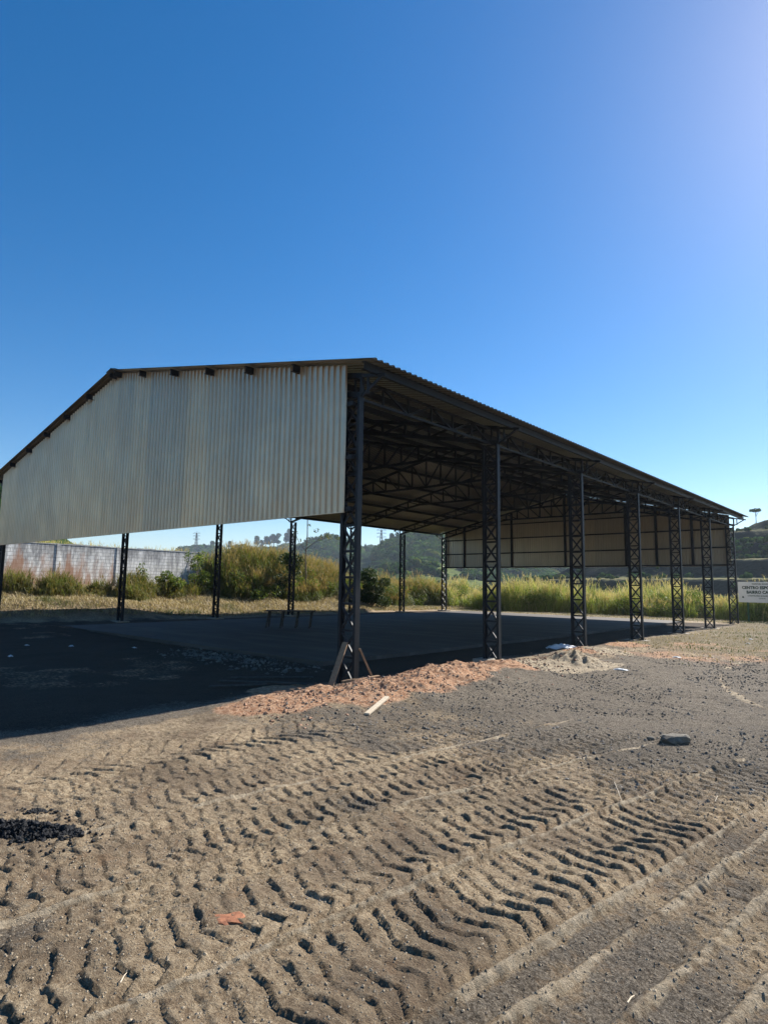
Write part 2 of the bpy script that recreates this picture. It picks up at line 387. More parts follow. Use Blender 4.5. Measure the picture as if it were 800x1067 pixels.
def zones(x, y, redw, sandw):
    u = x*UD[1]-y*UD[0]; v = x*UD[0]+y*UD[1]
    n = fbm(x*.6, y*.6, 4, 61)
    red = sm(.28, .75, redw)*sm(20, 10, y)
    grey = sm(-2.6, 1.2, v+n*3+(u-4)*.25)*sm(16, 8, y)*sm(.6, 1.8, x+n)*(1-.35*sm(9.2, 12, y))*.95
    grey = np.maximum(grey, .55*sm(-.02, .22, fbm(x*.45+5, y*.8, 3, 62)))
    grey = np.maximum(grey, .80*sm(6.80, 6.98, u)*sm(4, -1, v+n*4)*(.75+1.2*fbm(u*2, v*.7, 3, 67)))
    shade = sm(.8, -.4, x)*sm(4, 1.6, y)*sm(-21, -19, x)  # shaded zone, painted darker with the gravel tone
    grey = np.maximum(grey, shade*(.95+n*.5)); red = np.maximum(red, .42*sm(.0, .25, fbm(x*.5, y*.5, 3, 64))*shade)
    crust = 0*x
    for u0, k in ((6.02,.045), (6.90,-.004), (7.14,-.01), (7.46,0), (7.76,0), (4.94,.07), (3.91,0)):
        c = u0+k*np.clip(v+3.5, 0, 9); crust = np.maximum(crust, np.exp(-(np.abs(u-c-.010-.03*fbm(u*4, v*5, 3, 68))/(.019+.014*(u > 6.8)))**3)*sm(3, -1, v)*np.clip(.70+2.0*fbm(u*4, v*2.2, 4, 66)+.12*(u > 6.8), 0, 1))
    for x0, y0, rr_ in ((14.5,9.0,10.4),(14.5,9.0,9.3),(15.5,6.5,9.6),(15.5,6.5,8.2),(13.0,12.0,7.6)):
        dd = np.hypot(x-x0, y-y0)-rr_-.35*fbm(x*.5, y*.5, 2, 75); crust = np.maximum(crust, np.exp(-(dd/.11)**2)*sm(0, 3, y)*sm(20, 12, y)*(.55+1.3*fbm(x*1.5, y*1.5, 3, 76)))
    grey = grey*(1-.8*np.clip(crust, 0, 1))
    strip = sm(-3.4, -2.2, x)*sm(.4, -.5, x)*sm(0, 2, y)*sm(31, 29, y); grey = np.maximum(grey, .75*strip)
    red = np.maximum(red, .42*sm(.4, 1.2, x)*sm(7, 10, y)*sm(20, 14, y)*(.9+n*1.6))
    red = np.maximum(red, .30*sm(5, 8, y)*sm(1, 3, x))
    turf = sm(9.5, 13, y+n*5)*sm(-1, .6, x)*.70+sm(30.2, 33, y)*.85
    turf = np.maximum(turf, sm(-20.8, -22.2, x)*.8); turf = np.maximum(turf, sm(45, 60, np.hypot(x, y)))
    sand = np.maximum(np.maximum(sandw, .90*crust), .55*sm(30.0, 30.5, y)*sm(33, 31.5, y)*sm(0, -2, x))
    return np.stack([red, grey, sand, turf], -1)
def ground_z(x, y):
    x = np.atleast_1d(np.asarray(x, float)); y = np.atleast_1d(np.asarray(y, float))
    return terrain(x, y)+mounds(x, y)[0]
def gz(x, y, tr=False):
    z = ground_z(x, y)
    if tr: z = z+tracks(np.atleast_1d(float(x)), np.atleast_1d(float(y)))
    return float(z[0])
def axis(segs, out, grow=1.12, limit=1500):
    a = []
    for lo, hi, st in segs: a += list(np.arange(lo, hi-1e-6, st))
    a.append(segs[-1][1])
    st = segs[-1][2]; p = a[-1]
    while p < limit: st = min(st*grow, 60); p += st; a.append(p)
    st = segs[0][2]; p = a[0]; b = []
    while p > -limit: st = min(st*grow, 60); p -= st; b.append(p)
    return np.array(b[::-1]+a)
xs = axis([(-30, -12, .18), (-12, -1.2, .10), (-1.2, .8, .040), (.8, 3.8, .019), (3.8, 8.2, .0105)], 0)
ys = axis([(-8.0, -2.6, .0110), (-2.6, 0, .019), (0, 4, .034), (4, 11, .06), (11, 20, .1), (20, 46, .22)], 0)
X, Y = np.meshgrid(xs, ys)
Z = terrain(X, Y); mh, redw, sandw = mounds(X, Y); Z += mh
sel = (X > -1.8) & (X < 9.6) & (Y > -9.2) & (Y < 14)
fadeT = sm(-1.8, -.8, X[sel])*sm(14, 8, Y[sel])
Z[sel] += tracks(X[sel], Y[sel])*fadeT*(1-.8*np.clip(redw[sel]*1.5, 0, 1))
md = (X > -.5) & (X < 40) & (Y > -3) & (Y < 40)
Z[md] += (.030*fbm(X[md]*3.2, Y[md]*3.2, 4, 73)+.045*fbm(X[md]*.9, Y[md]*.9, 3, 74))*sm(-3, 2, Y[md])*sm(-.5, .6, X[md])
sh = (X > -21) & (X < -.9) & (Y > -8.4) & (Y < 2)
Z[sh] += .07*fbm(X[sh]*1.8, Y[sh]*1.8, 4, 71)*sm(-21, -20, X[sh])*sm(2, 1.4, Y[sh])
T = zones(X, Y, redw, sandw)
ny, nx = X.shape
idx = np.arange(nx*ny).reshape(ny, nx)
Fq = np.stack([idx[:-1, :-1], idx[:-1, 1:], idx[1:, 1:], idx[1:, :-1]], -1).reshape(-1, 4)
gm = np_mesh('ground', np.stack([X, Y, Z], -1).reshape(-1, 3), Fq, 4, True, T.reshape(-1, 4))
shade_mask = sm(.5, -1.7, X+1.6*fbm(X*.5, Y*.5, 3, 92))*sm(-21.5, -19, X)*sm(-11, -8, Y)*sm(31, 29, Y); da_ = gm.attributes.new('painted_shade', 'FLOAT', 'POINT'); da_.data.foreach_set('value', shade_mask.astype(np.float32).ravel())  # weight of the shade painted into the soil colour around the shed
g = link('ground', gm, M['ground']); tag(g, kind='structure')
print('ground verts', nx*ny)

# slab
sl = MB(); sl.box(-17.6, -2.6, 1.6, 29.4, -.3, .10)
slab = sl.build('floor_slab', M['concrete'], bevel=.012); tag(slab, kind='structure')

# ------------------------------------------------------------------ distant hills (polar strips around the valley)
def hill(name, mat, crest, rc, r0, zb, rb, nr, na, rough, seed, terr=0, sharp=1.):
    """crest: list of (px, py) skyline points; rc crest distance, r0 foot distance, rb back foot"""
    az = []; te = []
    for p in crest:
        a, t = bearing(*p); az.append(a); te.append(t)
    A = np.linspace(az[0], az[-1], na); TE = np.interp(A, az, te)
    Rr = np.concatenate([np.linspace(r0, rc, nr), np.linspace(rc, rb, nr//3+2)[1:]])
    AA, RR = np.meshgrid(A, Rr); TT = np.broadcast_to(TE, AA.shape)
    rcv = rc*(1+.06*fbm(AA*8, AA*0, 3, seed))
    zc = CAM[2]+rcv*TT
    s = np.clip((RR-r0)/(rcv-r0), 0, 1); f = (1-(1-s)**1.35)
    zz = zb+(zc-zb)*f
    X_ = CAM[0]+RR*np.sin(AA); Y_ = CAM[1]+RR*np.cos(AA)
    env = np.clip(s*(1-s)*4, .04, 1)
    zz = zz+rough*fbm(X_/(rc*.11), Y_/(rc*.11), 5, seed+3)*env
    back = np.clip((RR-rcv)/(rb-rcv), 0, 1); zz = np.where(RR > rcv, zc-(zc-zb)*back**1.2, zz)
    if terr:
        base = zz+terr*.55*fbm(X_/26, Y_/26, 3, seed+9)
        q = base/terr; fl = np.floor(q); fr = q-fl
        tz = (fl+sm(.38, .78, fr)*.86+.14*fr)*terr
        zz = np.where(RR < rcv, np.minimum(tz, zc+.2), zz)+.35*fbm(X_/3, Y_/3, 4, seed+4)
    n2, n1 = AA.shape; ii = np.arange(n1*n2).reshape(n2, n1)
    Fh = np.stack([ii[:-1, :-1], ii[1:, :-1], ii[1:, 1:], ii[:-1, 1:]], -1).reshape(-1, 4)[:, ::-1]
    o = link(name, np_mesh(name, np.stack([X_, Y_, zz], -1).reshape(-1, 3), Fh, 4, True), mat); tag(o, kind='structure')
    return (A, Rr, zz, X_, Y_)
HF = hill('far_hills', M['farhill'], [(-260,560),(-60,566),(20,570),(150,576),(200,577),(240,577),(300,575),(360,579),(400,576),(470,580),(560,590),(640,600),(720,606),(860,606),(1100,590)], 760, 430, -30, 1300, 40, 260, 22, 101)
HK = hill('wooded_hill', M['farhill'], [(262,590),(290,584),(312,577),(328,570),(345,567),(362,571),(385,582),(410,592)], 520, 400, -20, 700, 30, 90, 8, 111)
HC = hill('forest_hill', M['farhill'], [(340,600),(372,584),(395,577),(412,569),(432,563),(455,561),(475,562),(520,574),(570,588),(620,597),(700,606),(760,612)], 430, 250, -22, 640, 50, 200, 16, 121)
HP = hill('pasture_hill', M['pasture'], [(330,606),(360,601),(390,596),(415,588),(440,583),(462,587),(500,600),(540,609),(600,618)], 300, 150, -16, 420, 40, 120, 7, 131)
HT = hill('terraced_hill', M['terrace'], [(520,622),(545,613),(575,600),(600,590),(640,580),(700,567),(765,552),(785,547),(800,544),(840,538),(900,526),(1000,520),(1150,530)], 190, 96, -12, 300, 110, 420, 3.0, 141, terr=4.2)
HL = hill('near_hillside', M['pasture'], [(-420,470),(-250,480),(-100,495),(-30,505),(12,516),(40,540),(75,566),(120,590)], 110, 52, 0, 170, 40, 90, 3, 151)

# ------------------------------------------------------------------ vegetation generators
def blades(P, L, head, lean, width, seg=4, curl=1.0, tint=None):
    """arching ribbons: P (n,3) base, L length, head azimuth, lean 0..1"""
    n = len(P); t = np.linspace(0, 1, seg+1)
    D = np.stack([np.cos(head), np.sin(head)], -1); S = np.stack([-D[:, 1], D[:, 0]], -1)
    V = np.zeros((n, seg+1, 2, 3)); 
    for k, q in enumerate(t):
        ang = lean*(.35*q+curl*.65*q*q)*math.pi*.62
        out = L*q*np.sin(ang); up = L*q*np.cos(ang*.92)
        w = width*(1-q**1.7)*.5+.0015
        c = P+np.concatenate([D*out[:, None], up[:, None]], -1)
        V[:, k, 0, :] = c; V[:, k, 1, :] = c
        V[:, k, 0, :2] -= S*w[:, None]; V[:, k, 1, :2] += S*w[:, None]
    base = np.arange(n)[:, None]*(2*(seg+1)); k = np.arange(seg)[None, :]*2
    F = np.stack([base+k, base+k+1, base+k+3, base+k+2], -1).reshape(-1, 4)
    T_ = None if tint is None else np.repeat(tint, 2*(seg+1), 0)
    return V.reshape(-1, 3), F, T_
def join(parts):
    V = []; F = []; T_ = []; o = 0
    for v, f, t in parts: V.append(v); F.append(f+o); T_.append(t); o += len(v)
    return np.concatenate(V), np.concatenate(F), np.concatenate(T_)
def grass_mass(name, mat, C, H, nb, spread, width, dry=.15, lean=(.15, .8), plumes=.1, green=(.1, .9), seg=4):
    """C (m,2) clump centres, H (m,) heights"""
    m = len(C); n = m*nb
    ci = np.repeat(np.arange(m), nb)
    r = spread*np.sqrt(RNG.random(n))*(H[ci]/H.mean()); th = RNG.random(n)*2*math.pi
    x = C[ci, 0]+r*np.cos(th); y = C[ci, 1]+r*np.sin(th); z = ground_z(x, y)
    cl = RNG.random(m)                                     # per clump tone
    stem = RNG.random(n)
    up0 = H[ci]*.62*stem**1.3*(RNG.random(n) < .75)         # leaves leave tall stems at any height
    L = H[ci]*(.30+.5*RNG.random(n)); L = np.minimum(L, H[ci]*1.05-up0*.9)
    ln = lean[0]+(lean[1]-lean[0])*RNG.random(n)
    tint = np.stack([np.clip(green[0]+(green[1]-green[0])*(.5*cl[ci]+.6*RNG.random(n)-.05), 0, 1), np.clip(dry*(.4+1.6*cl[ci][::-1])+(RNG.random(n) < dry*.8)*.8-.35*stem*dry, 0, 1)], -1)
    parts = [blades(np.stack([x, y, z+up0-.03], -1), L, th+RNG.normal(0, .9, n), ln, width*(.6+.8*RNG.random(n)), seg, 1, tint)]
    ns = max(1, int(nb*.22)); ci2 = np.repeat(np.arange(m), ns); k = len(ci2)
    r = spread*.8*np.sqrt(RNG.random(k)); th = RNG.random(k)*2*math.pi; x = C[ci2, 0]+r*np.cos(th); y = C[ci2, 1]+r*np.sin(th); z = ground_z(x, y)
    Ls = H[ci2]*(.75+.35*RNG.random(k)); hd = RNG.random(k)*6.28; ls = .02+.14*RNG.random(k)
    ts = np.stack([.3+.5*RNG.random(k), np.clip(dry*2.2+.25*RNG.random(k), 0, 1)], -1)
    parts.append(blades(np.stack([x, y, z-.03], -1), Ls, hd, ls, np.full(k, width*.45), 3, 1, ts))
    if plumes:
        s = RNG.random(k) < plumes; q = int(s.sum())
        if q:
            b = 9; e = np.repeat(np.where(s)[0], b); tpos = np.tile(np.linspace(.82, 1.04, b), q)
            ang = ls[e]*(.35*tpos+.65*tpos**2)*math.pi*.62
            px = x[e]+np.cos(hd[e])*Ls[e]*tpos*np.sin(ang); py = y[e]+np.sin(hd[e])*Ls[e]*tpos*np.sin(ang); pz = z[e]+Ls[e]*tpos*np.cos(ang*.92)
            tt = np.stack([RNG.random(len(e)), .85+.15*RNG.random(len(e))], -1)
            parts.append(blades(np.stack([px, py, pz], -1), .16+.12*RNG.random(len(e)), RNG.random(len(e))*6.28, .2+.5*RNG.random(len(e)), np.full(len(e), .022), 2, 1, tt))
    parts = [(v, f, t) for v, f, t in parts]
    V, F, T_ = join(parts)
    return link(name, np_mesh(name, V, F, 4, False, T_), mat)
def scatter(n, x0, x1, y0, y1, keep=None):
    p = np.stack([x0+(x1-x0)*RNG.random(n), y0+(y1-y0)*RNG.random(n)], -1)
    return p if keep is None else p[keep(p[:, 0], p[:, 1])]

def proj_px(x, y, z):
    d = np.stack([x-CAM[0], y-CAM[1], z-CAM[2]], -1); w = d@FWD
    return 400+FPX*(d@RT)/w, 533.5-FPX*(d@UP)/w
# tall grass behind the far gable
C = scatter(900, -32, 14, 35.6, 44, lambda x, y: (y > 35.9+1.2*fbm(x*.25, y*0, 3, 5)*2) & ~((x > -27) & (x < -1) & (y > 44)))
H = np.clip(1.35+3.0*fbm(C[:, 0]*.33, C[:, 1]*.33, 3, 8)+.9*RNG.random(len(C))**3, .7, 2.7)+.45*np.exp(-((C[:, 0]+13)/3.)**2)
H *= np.where(C[:, 0] > 1.5, .62, 1.)*np.where((C[:, 0] > -4.6) & (C[:, 0] < -2.2), .70, 1.)
far_grass = grass_mass('tall_grass', M['tall'], C, H, 120, .5, .034, .10, (.12, .95), .4, (0, 1.))
tag(far_grass, 'sunlit bright green elephant grass growing beyond the far gable end', 'tall grass', kind='stuff')
# tall grass on the left bank
def wd(x, y):   # depth along the camera axis
    return (x-CAM[0])*FWD[0]+(y-CAM[1])*FWD[1]
C = scatter(1600, -30, -23.2, 15.2, 38, lambda x, y: (x < -24.7+.9*np.sin(y*.7)) & (x < -24.2-2.6*sm(17.5, 14, y)))
H = 1.75+2.6*fbm(C[:, 0]*.5, C[:, 1]*.5, 3, 18)+.8*RNG.random(len(C))**2-1.1*sm(-27, -24.5, C[:, 0])
pxc = proj_px(C[:, 0], C[:, 1], 1+0*C[:, 0])[0]
H = H*(1-.15*sm(300, 345, pxc)-.25*sm(362, 372, pxc)*sm(396, 388, pxc))*(1+.1*np.exp(-((pxc-255)/30)**2))
H = np.clip(H, .8, 2.9)
left_grass = grass_mass('bank_grass', M['olive'], C, H, 110, .45, .034, .11, (.12, .95), .35, (0, 1.))
tag(left_grass, 'tall olive and straw coloured grass on the bank beyond the left columns', 'tall grass', kind='stuff')
# low green grass in front of the white wall
C = scatter(950, -27.0, -24.0, -6, 16, lambda x, y: x < -25.8+4.5*fbm(x*.5, y*.5, 2, 4))
H = np.clip(.62+2.6*fbm(C[:, 0]*.8, C[:, 1]*.8, 3, 28)+.3*RNG.random(len(C)), .22, 1.5)
o = grass_mass('bank_weeds', M['weed'], C, H, 60, .32, .032, .3, (.2, .95), .05)
tag(o, 'knee high green weeds along the foot of the stained white wall', 'weeds', kind='stuff')
# vegetation behind the wall
C = scatter(420, -34, -30.3, -8, 15.0)
H = 2.15+.9*fbm(C[:, 0]*.5, C[:, 1]*.5, 3, 29)*1.5
o = grass_mass('back_grass', M['tall'], C, H, 70, .5, .04, .3, (.1, .8), .5)
tag(o, 'tall seeding grass showing above the top of the white wall', 'tall grass', kind='stuff')
# mown straw on the bank
pts = scatter(42000, -27.8, -20.9, -5, 37, lambda x, y: (x < -21.1-.5*fbm(y*.8, y*0, 2, 2)))
n = len(pts); z = ground_z(pts[:, 0], pts[:, 1]); dr = np.clip(fbm(pts[:, 0]*.7, pts[:, 1]*.7, 3, 33)*3+.1, 0, 1)
V, F, T_ = blades(np.stack([pts[:, 0], pts[:, 1], z-.01], -1), .12+.3*RNG.random(n), RNG.random(n)*6.28, .5+.8*RNG.random(n), .012+.018*RNG.random(n), 2, 1, np.stack([RNG.random(n), dr*.8], -1))
o = link('cut_grass', np_mesh('cut_grass', V, F, 4, False, T_), M['straw']); tag(o, 'flattened dry cut grass littering the bank', 'cut grass', kind='stuff')
# turf and straw tufts to the right of the building
def keepR(x, y):
    w = sm(8.5, 13, y+4*fbm(x*.6, y*.6, 4, 61))*sm(-.5, .9, x)+sm(30, 31.5, y)*1.2
    return (RNG.random(len(x)) < w*(.35+1.6*np.clip(fbm(x*.9, y*.9, 3, 36)+.25, 0, 1))*.8) & ~((x > -18) & (x < -2.4) & (y < 30.2))
pts = scatter(46000, -22, 9, 7.5, 37, keepR)
n = len(pts); z = ground_z(pts[:, 0], pts[:, 1]); dr = np.clip(fbm(pts[:, 0]*.9, pts[:, 1]*.9, 3, 37)*3.5+.35, 0, 1)
V, F, T_ = blades(np.stack([pts[:, 0], pts[:, 1], z-.01], -1), .04+.13*RNG.random(n), RNG.random(n)*6.28, .3+.8*RNG.random(n), .010+.012*RNG.random(n), 2, 1, np.stack([RNG.random(n), dr], -1))
o = link('short_grass', np_mesh('short_grass', V, F, 4, False, T_), M['straw']); tag(o, 'short patchy grass on the worn ground right of the shed', 'grass', kind='stuff')

def leaf_cloud(centres, radii, per, size, flat=.75, seed=0, tone=(0, 1), dry=.1):
    """leaf sized quads spread through lumps; returns V,F,T"""
    rg = np.random.default_rng(seed); Vs = []; Ts = []
    for (c, r) in zip(centres, radii):
        n = int(per*r*r) if per < 4000 else per
        d = rg.normal(size=(n, 3)); d /= np.linalg.norm(d, axis=1)[:, None]
        rad = r*(.45+.6*rg.random(n)**.6); p = np.array(c)+d*rad[:, None]*np.array([1, 1, flat])
        a = rg.normal(size=(n, 3)); a /= np.linalg.norm(a, axis=1)[:, None]
        b = np.cross(a, rg.normal(size=(n, 3))); b /= np.linalg.norm(b, axis=1)[:, None]
        s = size*(.6+.8*rg.random(n))[:, None]
        q = np.stack([p-a*s, p+b*s*.45, p+a*s, p-b*s*.45], 1); Vs.append(q.reshape(-1, 3))
        ton = tone[0]+(tone[1]-tone[0])*np.clip(rg.random()*.5+rg.random(n)*.6, 0, 1)
        Ts.append(np.repeat(np.stack([ton, (rg.random(n) < dry)*.8], -1), 4, 0))
    V = np.concatenate(Vs); n = len(V)//4
    return V, np.arange(n*4).reshape(n, 4), np.concatenate(Ts)
def plant(name, loc, mat, centres, radii, per, size, seed, limbs, trunk_r, **kw):
    r = empty(name, loc)
    V, F, T_ = leaf_cloud(centres, radii, per, size, seed=seed, **kw)
    link('crown', np_mesh('crown', V, F, 4, False, T_), mat, r)
    mb = MB()
    for pts_, r0_, r1_ in limbs:
        k = len(pts_); mb.tube(pts_, [r0_+(r1_-r0_)*i/(k-1) for i in range(k)], 6)
    mb.build('trunk', M['bark'], r, True)
    return r
def at(px, py, D):
    d = FWD+RT*(px-400)/FPX-UP*(py-533.5)/FPX; return CAM+d*D

cs = []; rr = []
for k in range(150):
    x = RNG.uniform(-30, 10); y = RNG.uniform(35.6, 38.5); q = RNG.uniform(.22, .6)
    if RNG.random() < .5: x = RNG.uniform(-26.5, -24.2); y = RNG.uniform(15, 34)
    cs.append((x, y, gz(x, y)+RNG.uniform(.2, 1.5))); rr.append(q)
V, F, T_ = leaf_cloud(cs, rr, 900, .06, .9, 77, (0, 1), .12)
o = link('leafy_weeds', np_mesh('leafy_weeds', V, F, 4, False, T_), M['weed']); tag(o, 'broad leaved weeds tangled in the tall grass', 'weeds', kind='stuff')
# young sparse tree behind the bank grass
p0 = at(318, 612, 43); zt = gz(p0[0], p0[1])
rt = R0; 
def off(a, h, b=0): return (R0[0]*a+.66*b*-1, R0[1]*a+.74*b, h)
limbs = [([off(0,0), off(.02,1.6), off(-.05,3.0), off(.04,4.4), off(.0,6.3), off(-.1,7.3)], .06, .022),
         ([off(-.02,3.3), off(-.5,3.9), off(-.85,4.6)], .025, .012), ([off(.0,3.5), off(.6,4.0), off(1.5,4.35)], .028, .01),
         ([off(.04,5.7), off(.9,5.8), off(1.8,6.3), off(2.4,6.2)], .022, .008), ([off(0,6.2), off(-.9,6.6), off(-1.4,6.3)], .02, .008),
         ([off(0,6.5), off(.7,7.2), off(1.3,7.8)], .02, .008), ([off(.9,5.8), off(1.5,6.9)], .014, .007)]
cs = [off(-.85,4.6), off(-.55,4.1), off(1.0,4.3), off(1.5,4.4), off(2.2,4.3), off(1.0,6.0), off(1.8,6.3), off(2.5,6.1), off(-1.4,6.2), off(-.9,6.7), off(0,6.2), off(-.3,7.3), off(.4,7.2), off(1.3,7.8), off(1.5,6.9), off(.1,5.2), off(.7,4.8)]
yt = plant('young_tree', (p0[0], p0[1], zt), M['treeleaf'], cs, [.26,.2,.3,.34,.24,.3,.34,.26,.34,.3,.3,.36,.3,.34,.3,.16,.22], 420, .085, 3, limbs, .05, dry=.15)
tag(yt, 'slender young tree with sparse leaves rising out of the bank grass', 'tree')
# dark bushes
def bush(name, px, D, h, w, seed, label, mat='bush', base=-.05, per=900):
    p = at(px, 600, D); zz = gz(p[0], p[1])+base; rg = np.random.default_rng(seed)
    cs = []; rr = []
    for i in range(16):
        a = rg.random()*6.28; q = w*.5*math.sqrt(rg.random())*.8; hz = h*(.08+.78*rg.random()); rr.append((.16+.14*rg.random())*min(w, h)); cs.append((q*math.cos(a), q*math.sin(a), hz))
    limbs = [([(0, 0, 0), (c[0]*.4, c[1]*.4, c[2]*.5), c], .035, .008) for c in cs[:9]]
    o = plant(name, (p[0], p[1], zz), M[mat], cs, rr, per, .07, seed, limbs, .04)
    tag(o, label, 'bush', None); return o
bush('bush', 389, 45.5, 3.1, 2.3, 5, 'dense dark green bush at the end of the bank beside the tall grass', per=2600)
bush('bush', 298, 42.0, 3.6, 2.2, 6, 'dark leafy shrub standing out of the bank grass left of the young tree', per=1500)
bush('bush', 178, 37.0, 1.5, 1.7, 7, 'bright green leafy weed bush in front of the white wall', 'weed', per=1800)
bush('bush', 146, 35.4, 2.0, .9, 8, 'thin brownish weed bush against the white wall', 'weed', per=700)
bush('bush', 786, 44.5, 1.9, 2.4, 9, 'broad leaved green bush behind the white sign', 'weed', per=1500)
bush('bush', 206, 39.2, 3.2, 1.6, 10, 'pale grassy bush at the right end of the white wall', 'weed', per=700)

# far trees
def far_tree(seed, kind):
    rg = np.random.default_rng(seed); r = empty('hill_tree')
    h = 11 if kind == 'tall' else 8
    cs = []; rr = []
    if kind == 'tall':
        for i in range(8):
            a = rg.random()*6.28; q = 1.9*rg.random(); cs.append((q*math.cos(a), q*math.sin(a), h*(.5+.48*rg.random()))); rr.append(1.0+.8*rg.random())
    elif kind == 'umbrella':
        for i in range(10):
            a = i*.63; q = 2.6*rg.random()**.5; cs.append((q*math.cos(a), q*math.sin(a), h*.9+.35*rg.random())); rr.append(.9+.3*rg.random())
    else:
        for i in range(9):
            a = rg.random()*6.28; q = 2.2*rg.random(); cs.append((q*math.cos(a), q*math.sin(a), h*(.3+.6*rg.random()))); rr.append(1.5+.9*rg.random())
    V, F, T_ = leaf_cloud(cs, rr, 55, .42, .7, seed)
    link('crown', np_mesh('crown', V, F, 4, False, T_), M['forest'], r)
    mb = MB(); mb.tube([(0, 0, -1.5), (.1, 0, h*.45), (0, .1, h*.9)], [.28, .2, .08], 6)
    for c in cs[:4]: mb.tube([(0, 0, h*.45), tuple(c)], [.12, .05], 5)
    mb.build('trunk', M['bark'], r, True); return r
protos = [far_tree(201, 'tall'), far_tree(202, 'tall'), far_tree(203, 'round'), far_tree(204, 'round')]
usedp = [False]*4
import bmesh as _bm
_b = _bm.new(); _bm.ops.create_icosphere(_b, subdivisions=2, radius=1); _b.verts.ensure_lookup_table()
ICV = np.array([v.co[:] for v in _b.verts]); ICF = np.array([[v.index for v in f.verts] for f in _b.faces]); _b.free()
def crowns(cs, rr, seed, rough=.8):
    rg = np.random.default_rng(seed); n = len(cs); cs = np.array(cs); rr = np.array(rr)
    P = np.broadcast_to(ICV, (n,)+ICV.shape).copy(); th = rg.random(n)*6.28; c, s = np.cos(th)[:, None], np.sin(th)[:, None]
    P = np.stack([P[:, :, 0]*c-P[:, :, 1]*s, P[:, :, 0]*s+P[:, :, 1]*c, P[:, :, 2]], -1)
    o = rg.random((n, 1))*90
    q = 1+rough*1.6*fbm(P[:, :, 0]*1.7+P[:, :, 2]*1.1+o, P[:, :, 1]*1.7-P[:, :, 2]*1.3+o, 3, seed)+.12*rg.normal(size=P.shape[:2])
    P = P*q[..., None]*rr[:, None, None]*np.array([1, 1, .85])+cs[:, None, :]
    F = (ICF[None]+np.arange(n)[:, None, None]*len(ICV)).reshape(-1, 3)
    t = rg.random(n)[:, None]+.25*rg.normal(size=P.shape[:2]); T_ = np.stack([np.clip(t, 0, 1), np.broadcast_to((rg.random(n) < .1)[:, None]*.6, t.shape)], -1)
    return P.reshape(-1, 3), F, T_.reshape(-1, 2)
def hz(H_, px, dfrac):
    A, Rr, zz, X_, Y_ = H_; a = bearing(px, 600)[0]
    j = int(np.clip(np.interp(a, A, np.arange(len(A))), 0, len(A)-1)); i = int(dfrac*(len(Rr)-1))
    return X_[i, j], Y_[i, j], zz[i, j]
def place_tree(k, loc, s, label, group):
    o = protos[k] if not usedp[k] else copy_tree(protos[k]); usedp[k] = True
    o.location = loc; o.scale = (s, s, s*(.9+.3*random.random())); o.rotation_euler = (0, 0, random.random()*6.28)
    tag(o, label, 'tree', group); return o
def crest_i(H_): return None
rowspec = [(HF, 'slender eucalyptus like tree in the hazy row along the far ridge', 'row of trees along the far ridge', [(214,1.0),(222,1.2),(231,1.1),(240,1.0),(250,.8),(268,1.5),(273,1.3),(278,1.6),(283,1.4),(287,1.5),(292,1.8),(297,1.6),(301,1.9),(306,1.5)], .72, (0, 1)),
           (HK, 'rounded tree on the wooded knoll behind the young tree', 'trees on the wooded knoll', [(314,.7),(319,1.0),(324,1.0),(330,1.2),(335,1.1),(340,1.3),(345,1.1),(350,1.2),(356,1.1),(362,1.0),(368,.9)], .70, (2, 3)),
           (HC, 'tall tree on the skyline of the forested hill', 'trees on the forested hill skyline', [(392,.8),(399,.9),(404,.8),(410,1.1),(416,.9),(421,1.2),(427,1.0),(433,1.1),(440,1.0),(446,1.2),(452,1.0),(458,1.1),(464,1.0)], .72, (0, 1)),
           ]
for H_, lab, grp, lst, df, ks in rowspec:
    A, Rr, zz, X_, Y_ = H_
    for i, (px, s) in enumerate(lst):
        a = bearing(px, 600)[0]; j = int(np.interp(a, A, np.arange(len(A)))); ii = int(np.argmax(zz[:, j]))
        ii = max(0, ii-1)
        place_tree(ks[i % 2], (X_[ii, j], Y_[ii, j], zz[ii, j]-.5), s*(1.15 if H_ is HF else .85), lab, grp)
# umbrella tree on the right hilltop
u = far_tree(210, 'umbrella'); A, Rr, zz, X_, Y_ = HT; a = bearing(791, 600)[0]; j = int(np.interp(a, A, np.arange(len(A)))); ii = int(np.argmax(zz[:, j]))
u.location = (X_[ii, j], Y_[ii, j], zz[ii, j]-.3); u.scale = (.42, .42, .5); u.name = 'umbrella_tree'
tag(u, 'lone flat topped tree standing on the crest of the terraced hill', 'tree')
# tree at the far left edge
p = hz(HL, 1, .6); t3 = place_tree(3, p, .62, 'dark tree on the hillside at the left end of the building', None)
A, Rr, zz, X_, Y_ = HL; a = bearing(0, 600)[0]; j = int(np.interp(a, A, np.arange(len(A)))); ii = int(np.argmax(zz[:, j])); t3.location = (X_[ii, j], Y_[ii, j], zz[ii, j]-2.2)
if 'group' in t3: del t3['group']
